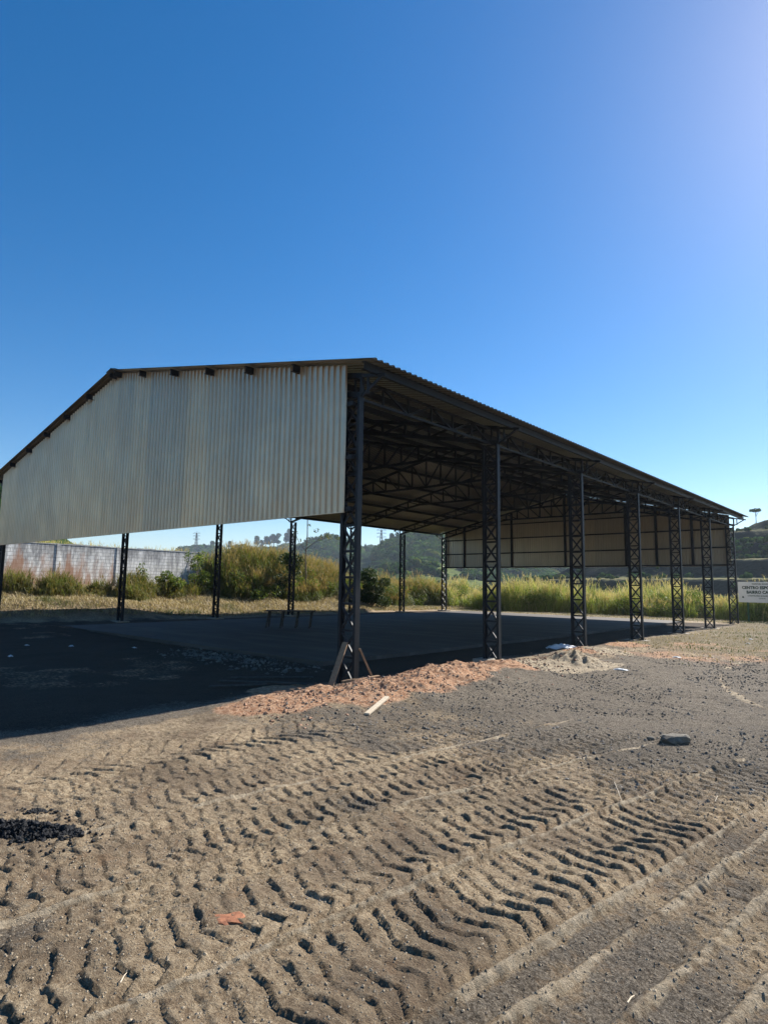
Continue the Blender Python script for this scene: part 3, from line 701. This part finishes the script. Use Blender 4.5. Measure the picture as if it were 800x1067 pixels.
# forest masses
def forest(name, label, H_, n, pxr, fr, size, seed, dens=60, leaf=.8, thr=-1, mat='forest'):
    rg = np.random.default_rng(seed); A, Rr, zz, X_, Y_ = H_
    cs = []; rr = []
    while len(cs) < n:
        px = pxr[0]+(pxr[1]-pxr[0])*rg.random(); f = fr[0]+(fr[1]-fr[0])*rg.random()
        a = bearing(px, 600)[0]; j = int(np.clip(np.interp(a, A, np.arange(len(A))), 0, len(A)-1)); i = int(f*(len(Rr)-1))
        if thr > -1 and fbm(np.array([X_[i, j]/18.]), np.array([Y_[i, j]/18.]), 3, seed)[0] < thr: 
            if rg.random() < .93: continue
        s = size*(.6+.8*rg.random()); jit = rg.normal(0, 1.5, 2)
        cs.append((X_[i, j]+jit[0], Y_[i, j]+jit[1], zz[i, j]+s*.5)); rr.append(s)
    V, F, T_ = leaf_cloud(cs, [q*1.02 for q in rr], dens*.9, leaf*.7, .85, seed); F = np.concatenate([F[:, [0, 1, 2]], F[:, [0, 2, 3]]])
    V2, F2, T2 = crowns(cs, [q*.92 for q in rr], seed)
    o = link(name, np_mesh(name, np.concatenate([V, V2]), np.concatenate([F, F2+len(V)]), 3, True, np.concatenate([T_, T2])), M[mat]); tag(o, label, 'forest', kind='stuff')
forest('forest', 'dense hazy forest covering the hill behind the far columns', HC, 1500, (395, 700), (.25, .76), 4.2, 301, 26, .95)
forest('wood', 'dark wood covering the knoll', HK, 260, (308, 385), (.35, .74), 4.6, 302, 22, 1.1)
forest('scrub', 'scattered scrub dotted over the pasture slope', HP, 420, (360, 600), (.2, .74), 1.9, 303, 40, .55, .08)
forest('hill_scrub', 'bushes and scrub on the faces of the terraced hill', HT, 1700, (560, 830), (.2, .76), .65, 304, 60, .26, .03)
forest('distant_wood', 'distant woods on the far ridge', HF, 500, (190, 440), (.5, .74), 6, 305, 12, 1.7, .04)
forest('hillside_scrub', 'scrub on the hillside left of the shed', HL, 120, (-120, 60), (.3, .74), .9, 306, 90, .22, .0)

# transmission pylons on the ridge
def pylon(px, D, h, label):
    p = at(px, 575, D); r = empty('power_pylon', (p[0], p[1], p[2]-4), .5); m = MB()
    for sx in (-1, 1):
        for sy in (-1, 1): m.bar((sx*2, sy*2, -2), (sx*.35, sy*.35, h), .28, .28)
    k = 8
    for i in range(k):
        z0 = h*i/k; z1 = h*(i+1)/k; w0 = 2-1.65*i/k; w1 = 2-1.65*(i+1)/k
        for s in (-1, 1):
            m.bar((-w0, s*w0, z0), (w1, s*w1, z1), .16, .16); m.bar((w0, s*w0, z0), (-w1, s*w1, z1), .16, .16)
            m.bar((s*w0, -w0, z0), (s*w1, w1, z1), .16, .16)
    m.build('tower', M['steel'], r); c = MB()
    for q in (.72, .86, .98): c.bar((-4.2, 0, h*q), (4.2, 0, h*q), .22, .3); c.bar((-4.2, 0, h*q), (0, 0, h*q+1.6), .14, .14); c.bar((4.2, 0, h*q), (0, 0, h*q+1.6), .14, .14)
    c.build('crossarm', M['steel'], r); tag(r, label, 'pylon', None); return r
pylon(397, 520, 23, 'lattice power pylon on the skyline between the near column and the second left hand column')
pylon(204, 640, 24, 'faint lattice power pylon above the right end of the white wall')

# ------------------------------------------------------------------ white block wall
wa = (-27.1, -9.0); wb = (-29.6, 15.2); L = math.hypot(wb[0]-wa[0], wb[1]-wa[1])
zw = 1.13
w = empty('block_wall', (wa[0], wa[1], zw), math.atan2(wb[1]-wa[1], wb[0]-wa[0]))
tag(w, 'long stained whitewashed concrete block wall on top of the bank', 'wall')
mb = MB(); mb.box(0, L, 0, .15, -.6, 2.72)
mb.build('block_panel', M['wall'], w)
pl = [0, 3.6, 7.2, 10.8, 14.4, 18.0, L-.2]
for k, q in enumerate(pl): MB().box(q, q+.22, -.035, .19, -.6, 2.76).build('pilaster', M['wall'], w)
cp = MB(); rg = random.Random(2); q = 0
while q < L:
    e = min(L, q+rg.uniform(.8, 1.6)); cp.box(q, e, -.02, .17, 2.722, 2.77+rg.uniform(0, .035)); q = e+.004
cp.build('capping', M['capping'], w)

# ------------------------------------------------------------------ the shed
S = empty('open_shed', (-10, 15, 0))
tag(S, 'large open sided steel shed with corrugated roof and gable cladding on lattice columns', 'shed')
def SP(mb, name, mat, bevel=0):      # part of the shed: mesh written in world coordinates, moved to the shed's frame
    mb.v = [(a+10, b-15, c) for a, b, c in mb.v]; return mb.build(name, mat, S, bevel=bevel)
W, NB, BAY, HC_ = 20., 6, 5., 5.42
SL = .209; ZR = 8.14
def roof_z(x): return ZR-SL*abs(x+10)
# column in its own frame: origin on the outer edge, extends to -x
def column_parts(flip):
    s = -1 if flip else 1
    m = MB()
    def ch(xa, xb):      # C channel, web towards the outside
        x0, x1 = sorted((s*xa, s*xb))
        web = .008
        if abs(xa) < .1: wx = (x1-web, x1) if s > 0 else (x0, x0+web)
        else: wx = (x0, x0+web) if s > 0 else (x1-web, x1)
        m.box(wx[0], wx[1], -.06, .06, .02, HC_)
        fx = (x0, wx[0]) if wx[0] > x0 else (wx[1], x1)
        m.box(fx[0], fx[1], -.06, -.052, .02, HC_); m.box(fx[0], fx[1], .052, .06, .02, HC_)
    ch(0, -.062); ch(-.39, -.452)
    n = 11; st = (HC_-.06)/n
    for i in range(n):
        z0 = .04+i*st; z1 = z0+st
        for yy in (-.02,):
            m.bar((-.05*s, yy, z0), (-.40*s, yy, z0), .03, .045, (0, 0, 1))
            m.bar((-.05*s, yy-.004, z0+.02), (-.40*s, yy-.004, z1-.02), .03, .042)
            m.bar((-.40*s, yy+.004, z0+.02), (-.05*s, yy+.036, z1-.02), .03, .042)
    m.box(min(0, -.452*s), max(0, -.452*s), -.065, .065, HC_, HC_+.012)
    b = MB(); b.box(min(.05*s, -.5*s), max(.05*s, -.5*s), -.12, .12, 0, .019)
    for bx in (.02, -.47):
        for by in (-.09, .09): b.tube([(bx*s, by, .0), (bx*s, by, .07)], .012, 6)
    return m, b
colp = {}
for flip in (False, True):
    m, b = column_parts(flip); me = bpy.data.meshes.new('column'); me.from_pydata(m.v, [], m.f); me.materials.append(M['steel'])
    mb_ = bpy.data.meshes.new('base_plate'); mb_.from_pydata(b.v, [], b.f); mb_.materials.append(M['steel'])
    rg = random.Random(3); pm = MB(); s = -1 if flip else 1
    pm.box(min(.18*s, -.62*s), max(.18*s, -.62*s), -.26, .26, -.35, -.002)
    mp = bpy.data.meshes.new('plinth'); mp.from_pydata(pm.v, [], pm.f); mp.materials.append(M['plinth'])
    colp[flip] = (me, mb_, mp)
for k in range(7):
    for flip in (False, True):
        x = -20 if flip else 0; me, mb_, mp = colp[flip]
        o = bpy.data.objects.new('column', me); COL.objects.link(o); o.parent = S; o.location = (x+10, 5*k-15, 0)
        for nm, mm in (('base_plate', mb_), ('plinth', mp)):
            c = bpy.data.objects.new(nm, mm); COL.objects.link(c); c.parent = o
            if nm == 'plinth': c.location = (0, 0, .10 if k == 1 and not flip else (.02 if not flip else .07))
# trusses
def bot_z(x):
    a = min(abs(x+20), abs(x)); return min(HC_+.05+.212*a, 6.62) if a < 9.99 else 6.60
def top_z(x): return roof_z(x)-.20
tm = MB()
nodes = [0, -.45]+[-.45-(9.55)*i/11 for i in range(1, 12)]
nodes = nodes+[-20-q for q in nodes[-2::-1]]
for i in range(len(nodes)-1):
    a, b = nodes[i], nodes[i+1]
    for yy in (-.035, .035):
        tm.bar((a, yy, top_z(a)), (b, yy, top_z(b)), .012, .10); tm.bar((a, yy, bot_z(a)), (b, yy, bot_z(b)), .012, .10)
    tm.bar((a, 0, top_z(a)+.03), (b, 0, top_z(b)+.03), .09, .008); tm.bar((a, 0, bot_z(a)-.035), (b, 0, bot_z(b)-.035), .09, .008)
for i, a in enumerate(nodes):
    tm.bar((a, 0, bot_z(a)), (a, 0, top_z(a)), .06, .06)
    if 0 < i < len(nodes)-2:
        b = nodes[i+1]
        if a > -9.99: tm.bar((a, 0, top_z(a)), (b, 0, bot_z(b)), .055, .055)
        else: tm.bar((a, 0, bot_z(a)), (b, 0, top_z(b)), .055, .055)
for s, xe in ((1, 0), (-1, -20)):      # outriggers carrying the eave purlin, knee under the truss
    tm.bar((xe, 0, HC_+.02), (xe+s*.52, 0, roof_z(xe+s*.52)-.2), .04, .05); tm.bar((xe, 0, top_z(xe)), (xe+s*.60, 0, roof_z(xe+s*.60)-.19), .05, .06)
    tm.bar((xe+s*.16, 0, HC_+.05), (xe+s*.16, 0, top_z(xe+s*.16)), .04, .04)
tme = bpy.data.meshes.new('truss'); tme.from_pydata([(a+10, b, c) for a, b, c in tm.v], [], tm.f); tme.materials.append(M['steel'])
for k in range(7):
    o = bpy.data.objects.new('roof_truss', tme); COL.objects.link(o); o.parent = S; o.location = (0, 5*k-15, 0)
# eave lattice girders, one per bay and side
em = MB(); z0, z1 = HC_+.06, 5.86
for xx in (0,):
    em.bar((0, .05, z0), (0, 4.95, z0), .04, .05); em.bar((0, .05, z1), (0, 4.95, z1), .04, .05)
    n = 6; q = 4.9/n
    for i in range(n):
        a = .05+q*i; em.bar((0, a, z0), (0, a, z1), .04, .04)
        if i % 2: em.bar((0, a, z1), (0, a+q, z0), .04, .04)
        else: em.bar((0, a, z0), (0, a+q, z1), .04, .04)
eme = bpy.data.meshes.new('eave_girder'); eme.from_pydata(em.v, [], em.f); eme.materials.append(M['steel'])
for k in range(6):
    for x in (-.23,):
        o = bpy.data.objects.new('eave_girder', eme); COL.objects.link(o); o.parent = S; o.location = (x+10, 5*k-15, 0)
# purlins
PX = [.42, -1.60, -3.24, -4.88, -6.55, -8.26, -9.86]; PX = PX+[-20-q for q in PX]
for x in PX:
    z = roof_z(x); m = MB(); a, b = -.40, 30.4; s = 1 if x > -10 else -1
    h = .155; zb = z-.028-h
    m.box(x-.004, x+.004, a, b, zb, z-.030)
    m.box(x-.070*(s > 0)+.004*(s < 0), x+.070*(s < 0)-.004*(s > 0), a, b, zb, zb+.005); m.box(x-.070*(s > 0)+.004*(s < 0), x+.070*(s < 0)-.004*(s > 0), a, b, z-.037, z-.032)
    SP(m, 'purlin', M['steel'])
# roof sheets
PIT = .166; prof = [(0, 0), (.080, 0), (.100, .038), (.135, .038), (.155, 0)]
def corr(lo, hi):
    out = []; k = 0; p = lo
    while p < hi:
        for a, b in prof:
            if p+a <= hi: out.append((p+a, b))
        p += PIT
    out.append((hi, 0)); return out
cy = corr(-.45, 30.45)
for sgn, xe in ((1, .66), (-1, -20.66)):
    rows = [-10+sgn*.02]+[-10+sgn*(.02+(abs(xe+10)-.02)*i/3) for i in (1, 2, 3)]
    V = []; 
    for i, x in enumerate(rows):
        for y, h in cy: V.append((x+10, y-15, roof_z(x)+h))
    n = len(cy); F = []
    for i in range(len(rows)-1):
        for j in range(n-1): F.append((i*n+j, i*n+j+1, (i+1)*n+j+1, (i+1)*n+j))
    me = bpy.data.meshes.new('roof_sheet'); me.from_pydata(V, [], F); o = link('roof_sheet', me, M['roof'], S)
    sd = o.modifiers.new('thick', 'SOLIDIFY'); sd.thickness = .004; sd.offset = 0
m = MB()
for s in (1, -1): m.bar((-10, -.46, ZR+.045), (-10, 30.46, ZR+.045), .02, .01)
for s in (1, -1): m.bar((-10+s*.15, -.46, ZR+.035-SL*.15), (-10+s*.15, 30.46, ZR+.035-SL*.15), .30, .004, (s*SL, 0, 1))
SP(m, 'ridge_cap', M['roof'])
# gable cladding, posts, girts at both ends
def cladding(y, out, mt):
    cx = corr(-19.82, -.25); V = []; F = []; ZB = 3.21
    rg = random.Random(9); 
    for x, h in cx:
        V.append((x+10, y+out*h-15, ZB)); V.append((x+10, y+out*h-15, roof_z(x)-.035-(0 if abs(x+10) > 9 else 0)))
    for j in range(len(cx)-1): F.append((2*j, 2*j+2, 2*j+3, 2*j+1))
    me = bpy.data.meshes.new('gable_cladding'); me.from_pydata(V, [], F); o = link('gable_cladding', me, M[mt], S)
    sd = o.modifiers.new('thick', 'SOLIDIFY'); sd.thickness = .004; sd.offset = 0
cladding(-.16, -1, 'clad')
mm = MB(); mm.box(-19.84, -.235, -.206, -.155, 3.195, 3.209); SP(mm, 'edge_trim', M['clad'])
cladding(30.16, 1, 'clad_far')
for yc, s in ((-.105, -1), (30.105, 1)):
    for x in (-18, -14, -10, -6, -4.2, -2.2):
        m = MB(); m.box(x-.07, x+.07, yc-.04, yc+.04, 3.24, roof_z(x)-.20); SP(m, 'gable_post', M['steel'])
    for z in (3.27, 4.26, 5.30):
        m = MB(); m.box(-19.9, -.1, yc-.043*1, yc+.043, z-.04, z+.04); SP(m, 'girt', M['steel'])
    m = MB()
    for z in (6.3,): m.box(-18.4, -1.6, yc-.043, yc+.043, z-.035, z+.035)
    SP(m, 'girt', M['steel'])

# ------------------------------------------------------------------ sign
sg = empty('sign_board', (-.52, 34.0, gz(-.52, 34.)), R(-14))
tag(sg, 'white information board with dark lettering on green posts beyond the last column', 'sign')
BW, BH, B0 = 2.7, 1.22, 1.17
mb = MB(); mb.box(-.28, BW-.28, -.02, .01, B0, B0+BH); mb.build('panel', M['board'], sg, bevel=.004)
for x in (.22, BW-.80): MB().box(x-.04, x+.04, .012, .08, -.3, B0+BH-.1).build('post', M['green_post'], sg)
def text(body, size, x, z, bold=.0, align='CENTER'):
    cu = bpy.data.curves.new('lettering', 'FONT'); cu.body = body; cu.size = size; cu.align_x = align; cu.offset = bold; cu.extrude = .002; cu.resolution_u = 2
    t = bpy.data.objects.new('tmp', cu); COL.objects.link(t)
    dg = bpy.context.evaluated_depsgraph_get(); me = bpy.data.meshes.new_from_object(t.evaluated_get(dg)); bpy.data.objects.remove(t)
    me.materials.clear(); o = link('lettering', me, M['ink'], sg); o.rotation_euler = (R(90), 0, 0); o.location = (x, -.024, z)
cxs = BW/2-.28
text('PREFEITURA MUNICIPAL', .10, cxs, B0+1.06, .002)
text('CENTRO ESPORTIVO', .235, cxs, B0+.80, .010)
text('BAIRRO CARMO', .235, cxs, B0+.53, .010)
text('CONSTRUÇÃO QUADRA COBERTA', .10, cxs, B0+.36, .002)
text('LOTE 01', .10, cxs, B0+.21, .001)
mb = MB(); mb.v = [(-.05,-.0235,B0+.26),(.07,-.0235,B0+.26),(.03,-.0235,B0+.34),(-.01,-.0235,B0+.38),(-.05,-.0235,B0+.33)]; mb.f = [(0,1,2,3,4)]; mb.build('emblem', M['ink'], sg)

# ------------------------------------------------------------------ small things
def rock(name, loc, dims, mat, seed, rz=0, sub=3, rough=.25, parent=None):
    import bmesh
    bm = bmesh.new(); bmesh.ops.create_icosphere(bm, subdivisions=sub, radius=1)
    rg = np.random.default_rng(seed); s = rg.random(3)*40
    for v in bm.verts:
        p = v.co.normalized(); q = max(abs(p.x), abs(p.y), abs(p.z)); p = p/(q**.62)
        n = float(fbm(np.array([p.x*1.6+s[0]+p.z]), np.array([p.y*1.6+s[1]-p.z*1.3]), 3, seed)[0])
        n2 = float(fbm(np.array([p.x*6+s[0]+p.z*4]), np.array([p.y*6+s[1]-p.z*3]), 2, seed)[0])
        p = p*(1+rough*2*n+rough*.5*n2); v.co = Vector((p.x*dims[0]/2, p.y*dims[1]/2, p.z*dims[2]/2))
    me = bpy.data.meshes.new(name); bm.to_mesh(me); bm.free()
    o = link(name, me, mat, parent); o.location = loc; o.rotation_euler = (0, 0, rz); return o
def gp(px, py, z=0):
    d = FWD+RT*(px-400)/FPX-UP*(py-533.5)/FPX; t = (z-CAM[2])/d[2]; return CAM[0]+d[0]*t, CAM[1]+d[1]*t
x, y = gp(703, 773); o = rock('stone', (x, y, gz(x, y, 1)+.035), (.34, .16, .12), M['stone'], 5, R(50), rough=.3)
tag(o, 'flat grey angular stone lying on the dark gravel at the right', 'stone')
x, y = gp(678, 770); o = rock('stone', (x, y, gz(x, y, 1)+.02), (.09, .07, .05), M['stone'], 6, 0, 2)
tag(o, 'small round dark stone beside the flat grey stone', 'stone')
x, y = gp(238, 957); o = rock('clay_lump', (x, y, gz(x, y, 1)+.002), (.15, .11, .034), M['redclay'], 7, R(50), rough=.5)
tag(o, 'bright orange clay lump pressed into the tan dirt at lower left', 'clay lump')
# asphalt crumbs pile at the left
ap = empty('asphalt_clump', (*gp(38, 870), 0.)); ap.location.z = gz(ap.location.x, ap.location.y, 1)
tag(ap, 'ragged heap of black asphalt crumbs on the dirt at the left edge', 'rubble')
rg = random.Random(8); import bmesh
bm = bmesh.new(); e0 = np.array(gp(-26, 868)); e1 = np.array(gp(84, 869)); ax = e1-e0
for i in range(1700):
    t = rg.random()**.9; wdt = .30*math.sin(math.pi*min(1, .15+t*.82))**.7
    q = e0+ax*t; off_ = rg.gauss(0, .34)*wdt; hh = max(0, (1-abs(off_)/(wdt*.8)))*.085*math.sin(math.pi*min(1, .2+t*.8))
    pos = Vector((q[0]-ap.location.x+off_*.9-.0, q[1]-ap.location.y+off_*-.1, hh*rg.random()+.01))
    r = rg.uniform(.005, .011+.016*rg.random()**2); mtx = Matrix.Translation(pos) @ Matrix.Rotation(rg.random()*6, 4, Vector((rg.random(), rg.random(), rg.random()+.01)).normalized()) @ Matrix.Diagonal((r*rg.uniform(.7, 1.4), r*rg.uniform(.7, 1.4), r*.8, 1))
    g_ = bmesh.ops.create_icosphere(bm, subdivisions=1, radius=1, matrix=mtx)
    for v in g_['verts']: v.co += Vector((rg.gauss(0, r*.28), rg.gauss(0, r*.28), rg.gauss(0, r*.28)))
me = bpy.data.meshes.new('asphalt_clump'); bm.to_mesh(me); bm.free(); tag(link('crumb_heap', me, M['asphalt'], ap), kind='stuff')
bm = bmesh.new()
for i in range(260):
    r = rg.uniform(.004, .014); q = np.array(gp(41+rg.gauss(0, 9), 847+rg.gauss(0, 1.2)) if i < 90 else gp(40+rg.gauss(0, 34), 872+rg.gauss(0, 12)))
    bmesh.ops.create_icosphere(bm, subdivisions=1, radius=r, matrix=Matrix.Translation((q[0]-ap.location.x, q[1]-ap.location.y, .01)))
me = bpy.data.meshes.new('loose_crumbs'); bm.to_mesh(me); bm.free(); tag(link('loose_crumbs', me, M['asphalt'], ap), kind='stuff')
# timber
def plank(name, a, b, w, t, mat, label, cat='plank', group=None):
    m = MB(); A = Vector(a); B = Vector(b); mid = (A+B)/2; m.bar(A-mid, B-mid, w, t); o = m.build(name, mat, None, bevel=.003); o.location = mid; tag(o, label, cat, group); return o
xa, ya = gp(382, 749); xb, yb = gp(403, 739)
plank('timber_offcut', (xa, ya, gz(xa, ya, 1)+.02), (xb, yb, gz(xb, yb, 1)+.035), .075, .03, M['pale'], 'short pale timber offcut lying on the grey gravel', 'offcut')
plank('brace_board', (-.02, -.66, .0), (-.20, -.10, .80), .11, .028, M['wood'], 'brown board leaning against the left side of the nearest column', 'board')
plank('brace_board', (.20, .32, .02), (.035, .03, .70), .05, .03, M['wood'], 'narrow timber stake leaning on the right side of the nearest column', 'stake')
plank('foot_board', (-.02, -.34, gz(0, -.3)+.03), (.26, .33, gz(.3, .3)+.03), .10, .03, M['wood'], 'board lying across the foot of the nearest column', 'board')
rg = random.Random(12)
for i, (px, py, l, a, lab) in enumerate([(262, 713, 1.3, 20, 'grey loose plank furthest left in the shade before the slab'), (283, 708, 1.6, 35, 'long grey plank in the shade before the slab'), (297, 716, .9, 10, 'short plank in the shade left of the nearest column'), (248, 717, 1.0, 45, 'angled plank at the near left of the timber scraps')]):
    x, y = gp(px, py); a = R(a+10); z = gz(x, y)+.03
    plank('loose_plank', (x-math.cos(a)*l/2, y-math.sin(a)*l/2, z), (x+math.cos(a)*l/2, y+math.sin(a)*l/2, z+.02), .09, .022, M['oldwood'], lab, group='loose planks in the shade')
# rubble strip along the slab
def scatter_stones(name, n, fn, rmin, rmax, mat, label, cat, seed, zf=None):
    rg = np.random.default_rng(seed); x, y = fn(rg, n); r = rmin*(rmax/rmin)**(rg.random(len(x))**2.2)
    z = ground_z(x, y)
    if zf is not None: z = z+zf(x, y)
    n = len(x); base = np.array([(1,0,0),(-1,0,0),(0,1,0),(0,-1,0),(0,0,1),(0,0,-1)], float); ff = np.array([(0,2,4),(2,1,4),(1,3,4),(3,0,4),(2,0,5),(1,2,5),(3,1,5),(0,3,5)])
    V = base[None]*(.6+.7*rg.random((n, 6, 1)))*r[:, None, None]; V[:, :, 2] *= .65
    th = rg.random(n)*6.28; c, s = np.cos(th)[:, None], np.sin(th)[:, None]; vx = V[:, :, 0]*c-V[:, :, 1]*s; vy = V[:, :, 0]*s+V[:, :, 1]*c
    V = np.stack([vx+x[:, None], vy+y[:, None], V[:, :, 2]+z[:, None]+r[:, None]*.2], -1)
    F = (ff[None]+np.arange(n)[:, None, None]*6).reshape(-1, 3)
    o = link(name, np_mesh(name, V.reshape(-1, 3), F, 3), mat); tag(o, label, cat, kind='stuff'); return o
scatter_stones('rubble', 1100, lambda rg, n: (-2.0-5.0*rg.random(n)**.7+rg.normal(0, .4, n), .85+rg.normal(0, .42, n)), .010, .07, M['millings'], 'grey stone rubble strewn along the front edge of the slab', 'rubble', 3)
scatter_stones('gravel', 15000, lambda rg, n: (-.5+9*rg.random(n), -8.2+13*rg.random(n)**1.25), .0022, .013, M['gravel'], 'loose fine gravel scattered over the dirt', 'gravel', 4, tracks)
scatter_stones('berm_clods', 2600, lambda rg, n: (.75+rg.normal(0, .5, n), -3+12*rg.random(n)), .008, .045, plain('clod_earth', (.20, .10, .055), (.40, .24, .15), 2, .9), 'crumbly reddish clods on the heaped soil beside the columns', 'soil clods', 5)
scatter_stones('dirt_clods', 60000, lambda rg, n: (2.2+6.6*rg.random(n), -7.9+8.5*rg.random(n)**1.5), .0022, .011, M['clod'], 'crumbs of dry tan dirt strewn over the tracks', 'dirt clods', 14, tracks)
scatter_stones('coarse_gravel', 26000, lambda rg, n: (.6+9*rg.random(n), -2.5+15*rg.random(n)), .006, .030, M['millings'], 'dark gravel and crumbled millings on the worn ground between the tracks and the shed', 'gravel', 15)
# litter
def litter(name, px, py, w, d, h, seed, label, mat='plastic', cat='litter', rz=0):
    x, y = gp(px, py); rg = np.random.default_rng(seed); n = 12
    U_, V_ = np.meshgrid(np.linspace(-.5, .5, n), np.linspace(-.5, .5, n)); hgt = h*(np.clip(1-(U_**2+V_**2)*3.2, 0, 1)*.5+.9*np.abs(fbm(U_*5+seed, V_*5, 3, seed)))
    Xx = (U_+.12*fbm(U_*3, V_*3, 2, seed+1))*w; Yy = (V_+.3*fbm(U_*3+4, V_*3, 2, seed+2))*d
    ii = np.arange(n*n).reshape(n, n); F = np.stack([ii[:-1, :-1], ii[:-1, 1:], ii[1:, 1:], ii[1:, :-1]], -1).reshape(-1, 4)
    o = link(name, np_mesh(name, np.stack([Xx, Yy, hgt], -1).reshape(-1, 3), F, 4, False), M[mat]); o.location = (x, y, gz(x, y)+.012); o.rotation_euler = (0, 0, rz)
    sd = o.modifiers.new('thick', 'SOLIDIFY'); sd.thickness = .004; tag(o, label, cat); return o
litter('plastic_bag', 586, 679, .95, .5, .26, 3, 'crumpled white plastic sack in the shade beside the third column', cat='bag', rz=.6)
litter('plastic_sheet', 647, 699, .32, .16, .05, 4, 'flattened white plastic rag on the bare soil edge')
litter('paper_scrap', 705, 686, .2, .12, .05, 5, 'white scrap on the patchy turf in front of the fourth column')
litter('paper_scrap', 782, 667, .16, .12, .06, 6, 'white scrap on the turf near the right edge')
litter('paper_scrap', 779, 671, .14, .08, .04, 7, 'small pale scrap just in front of the turf scrap at the right edge')
litter('paper_scrap', 28, 673, .14, .10, .05, 8, 'pale scrap furthest left near the slab corner in the shade')
litter('paper_scrap', 74, 674, .14, .10, .06, 9, 'bluish white scrap on the shaded dark soil')
litter('paper_scrap', 11, 685, .10, .1, .06, 10, 'pale scrap at the left edge of the shade')
litter('paper_scrap', 140, 676, .14, .08, .04, 12, 'pale scrap right of the others in the shade')
# sticks and straws on the dirt
for i, (px, py, qx, qy, lab) in enumerate([(380, 1029-0, 392, 1020, 'pale straw lying lowest on the dirt at the centre left'), (654, 1058, 661, 1043, 'dry straw standing at the lower right between the ruts'), (640, 820, 648, 838, 'thin twig on the gravel at the right'), (745, 837, 748, 833, 'small white chip on the dirt ridge at the right')]):
    x, y = gp(px if i else 120+5, py if i else 1029); x2, y2 = gp(qx if i else 132, qy if i else 1018)
    m = MB(); A = Vector((x, y, gz(x, y, 1)+.012)); B = Vector((x2, y2, gz(x2, y2, 1)+.02)); mid = (A+B)/2
    m.tube([A-mid, (B-A)*.05+Vector((0, 0, .006)), B-mid], [.003, .0028, .0015], 5); o = m.build('straw', M['pale']); o.location = mid; tag(o, lab, 'straw')
# work table on the slab
tx, ty = gp(297, 655, .1)
tb = empty('work_table', (tx-.3, ty+.5, .10), R(44)); tb.scale = (1, 1, .93); tag(tb, 'dark rough timber work table standing on the slab near the left columns', 'table')
m = MB(); 
for i in range(4): m.box(-1.0, 1.0, -.38+.19*i, -.20+.19*i, .70, .735)
m.build('table_top', M['oldwood'], tb)
for x in (-.85, -.3, .3, .85):
    for s in (-1, 1): m = MB(); m.bar((x-.06, s*.36, 0), (x+.02, s*.22, .70), .05, .05); m.build('leg', M['oldwood'], tb)
    m = MB(); m.bar((x, -.3, .35), (x, .3, .35), .04, .06); m.build('stretcher', M['oldwood'], tb)

# ------------------------------------------------------------------ haze
if True:
    hm = bpy.data.materials.new('haze'); hm.use_nodes = True; nt = hm.node_tree; nt.nodes.clear()
    out = N(nt, 'ShaderNodeOutputMaterial'); pv = N(nt, 'ShaderNodeVolumePrincipled'); pv.inputs['Color'].default_value = (.72, .84, 1., 1)
    pv.inputs['Density'].default_value = .00028; pv.inputs['Anisotropy'].default_value = .2
    nt.links.new(pv.outputs[0], out.inputs['Volume'])
    zlo = float(Z.min())-1.5
    m = MB(); m.box(-1560, 1560, -1560, 1560, min(zlo, -40), 95); o = m.build('haze', hm); tag(o, kind='stuff')

# ------------------------------------------------------------------ world, sun, camera
SUN_EL, SUN_AZ = R(38.2), R(7.4)        # azimuth from +Y toward +X
wd_ = bpy.data.worlds.new('World'); SC.world = wd_; wd_.use_nodes = True; nt = wd_.node_tree
sky = nt.nodes.new('ShaderNodeTexSky'); sky.sky_type = 'NISHITA'; sky.sun_disc = False
sky.sun_elevation = SUN_EL; sky.sun_rotation = SUN_AZ; sky.altitude = 700; sky.air_density = 1.0; sky.dust_density = .46; sky.ozone_density = 1.8
bg = nt.nodes['Background']; hs = nt.nodes.new('ShaderNodeHueSaturation'); hs.inputs['Saturation'].default_value = 1.47; nt.links.new(sky.outputs[0], hs.inputs['Color']); tn = mix(nt, 1., hs.outputs[0], (1., .99, 1.01), 'MULTIPLY'); nt.links.new(tn, bg.inputs['Color']); bg.inputs['Strength'].default_value = .073
sd = bpy.data.lights.new('sun', 'SUN'); sd.energy = 5.0; sd.angle = R(.53); sd.color = (1, .955, .88)
so = bpy.data.objects.new('sun', sd); COL.objects.link(so)
dirv = Vector((math.sin(SUN_AZ)*math.cos(SUN_EL), math.cos(SUN_AZ)*math.cos(SUN_EL), math.sin(SUN_EL)))
so.rotation_euler = dirv.to_track_quat('Z', 'Y').to_euler(); so.location = (0, 0, 60)
cd = bpy.data.cameras.new('camera'); cd.sensor_fit = 'HORIZONTAL'; cd.sensor_width = 36; cd.lens = FPX/800*36; cd.clip_start = .05; cd.clip_end = 6000
co = bpy.data.objects.new('camera', cd); COL.objects.link(co)
mtx = Matrix(((RT[0], UP[0], -FWD[0], CAM[0]), (RT[1], UP[1], -FWD[1], CAM[1]), (RT[2], UP[2], -FWD[2], CAM[2]), (0, 0, 0, 1)))
co.matrix_world = mtx; SC.camera = co
SC.view_settings.view_transform = 'Standard'; SC.view_settings.look = 'None'; SC.view_settings.gamma = 1; SC.view_settings.exposure = 1.0
SC.cycles.max_bounces = 8; SC.cycles.diffuse_bounces = 4; SC.cycles.volume_bounces = 0; SC.cycles.use_denoising = True
SC.cycles.sample_clamp_indirect = 4
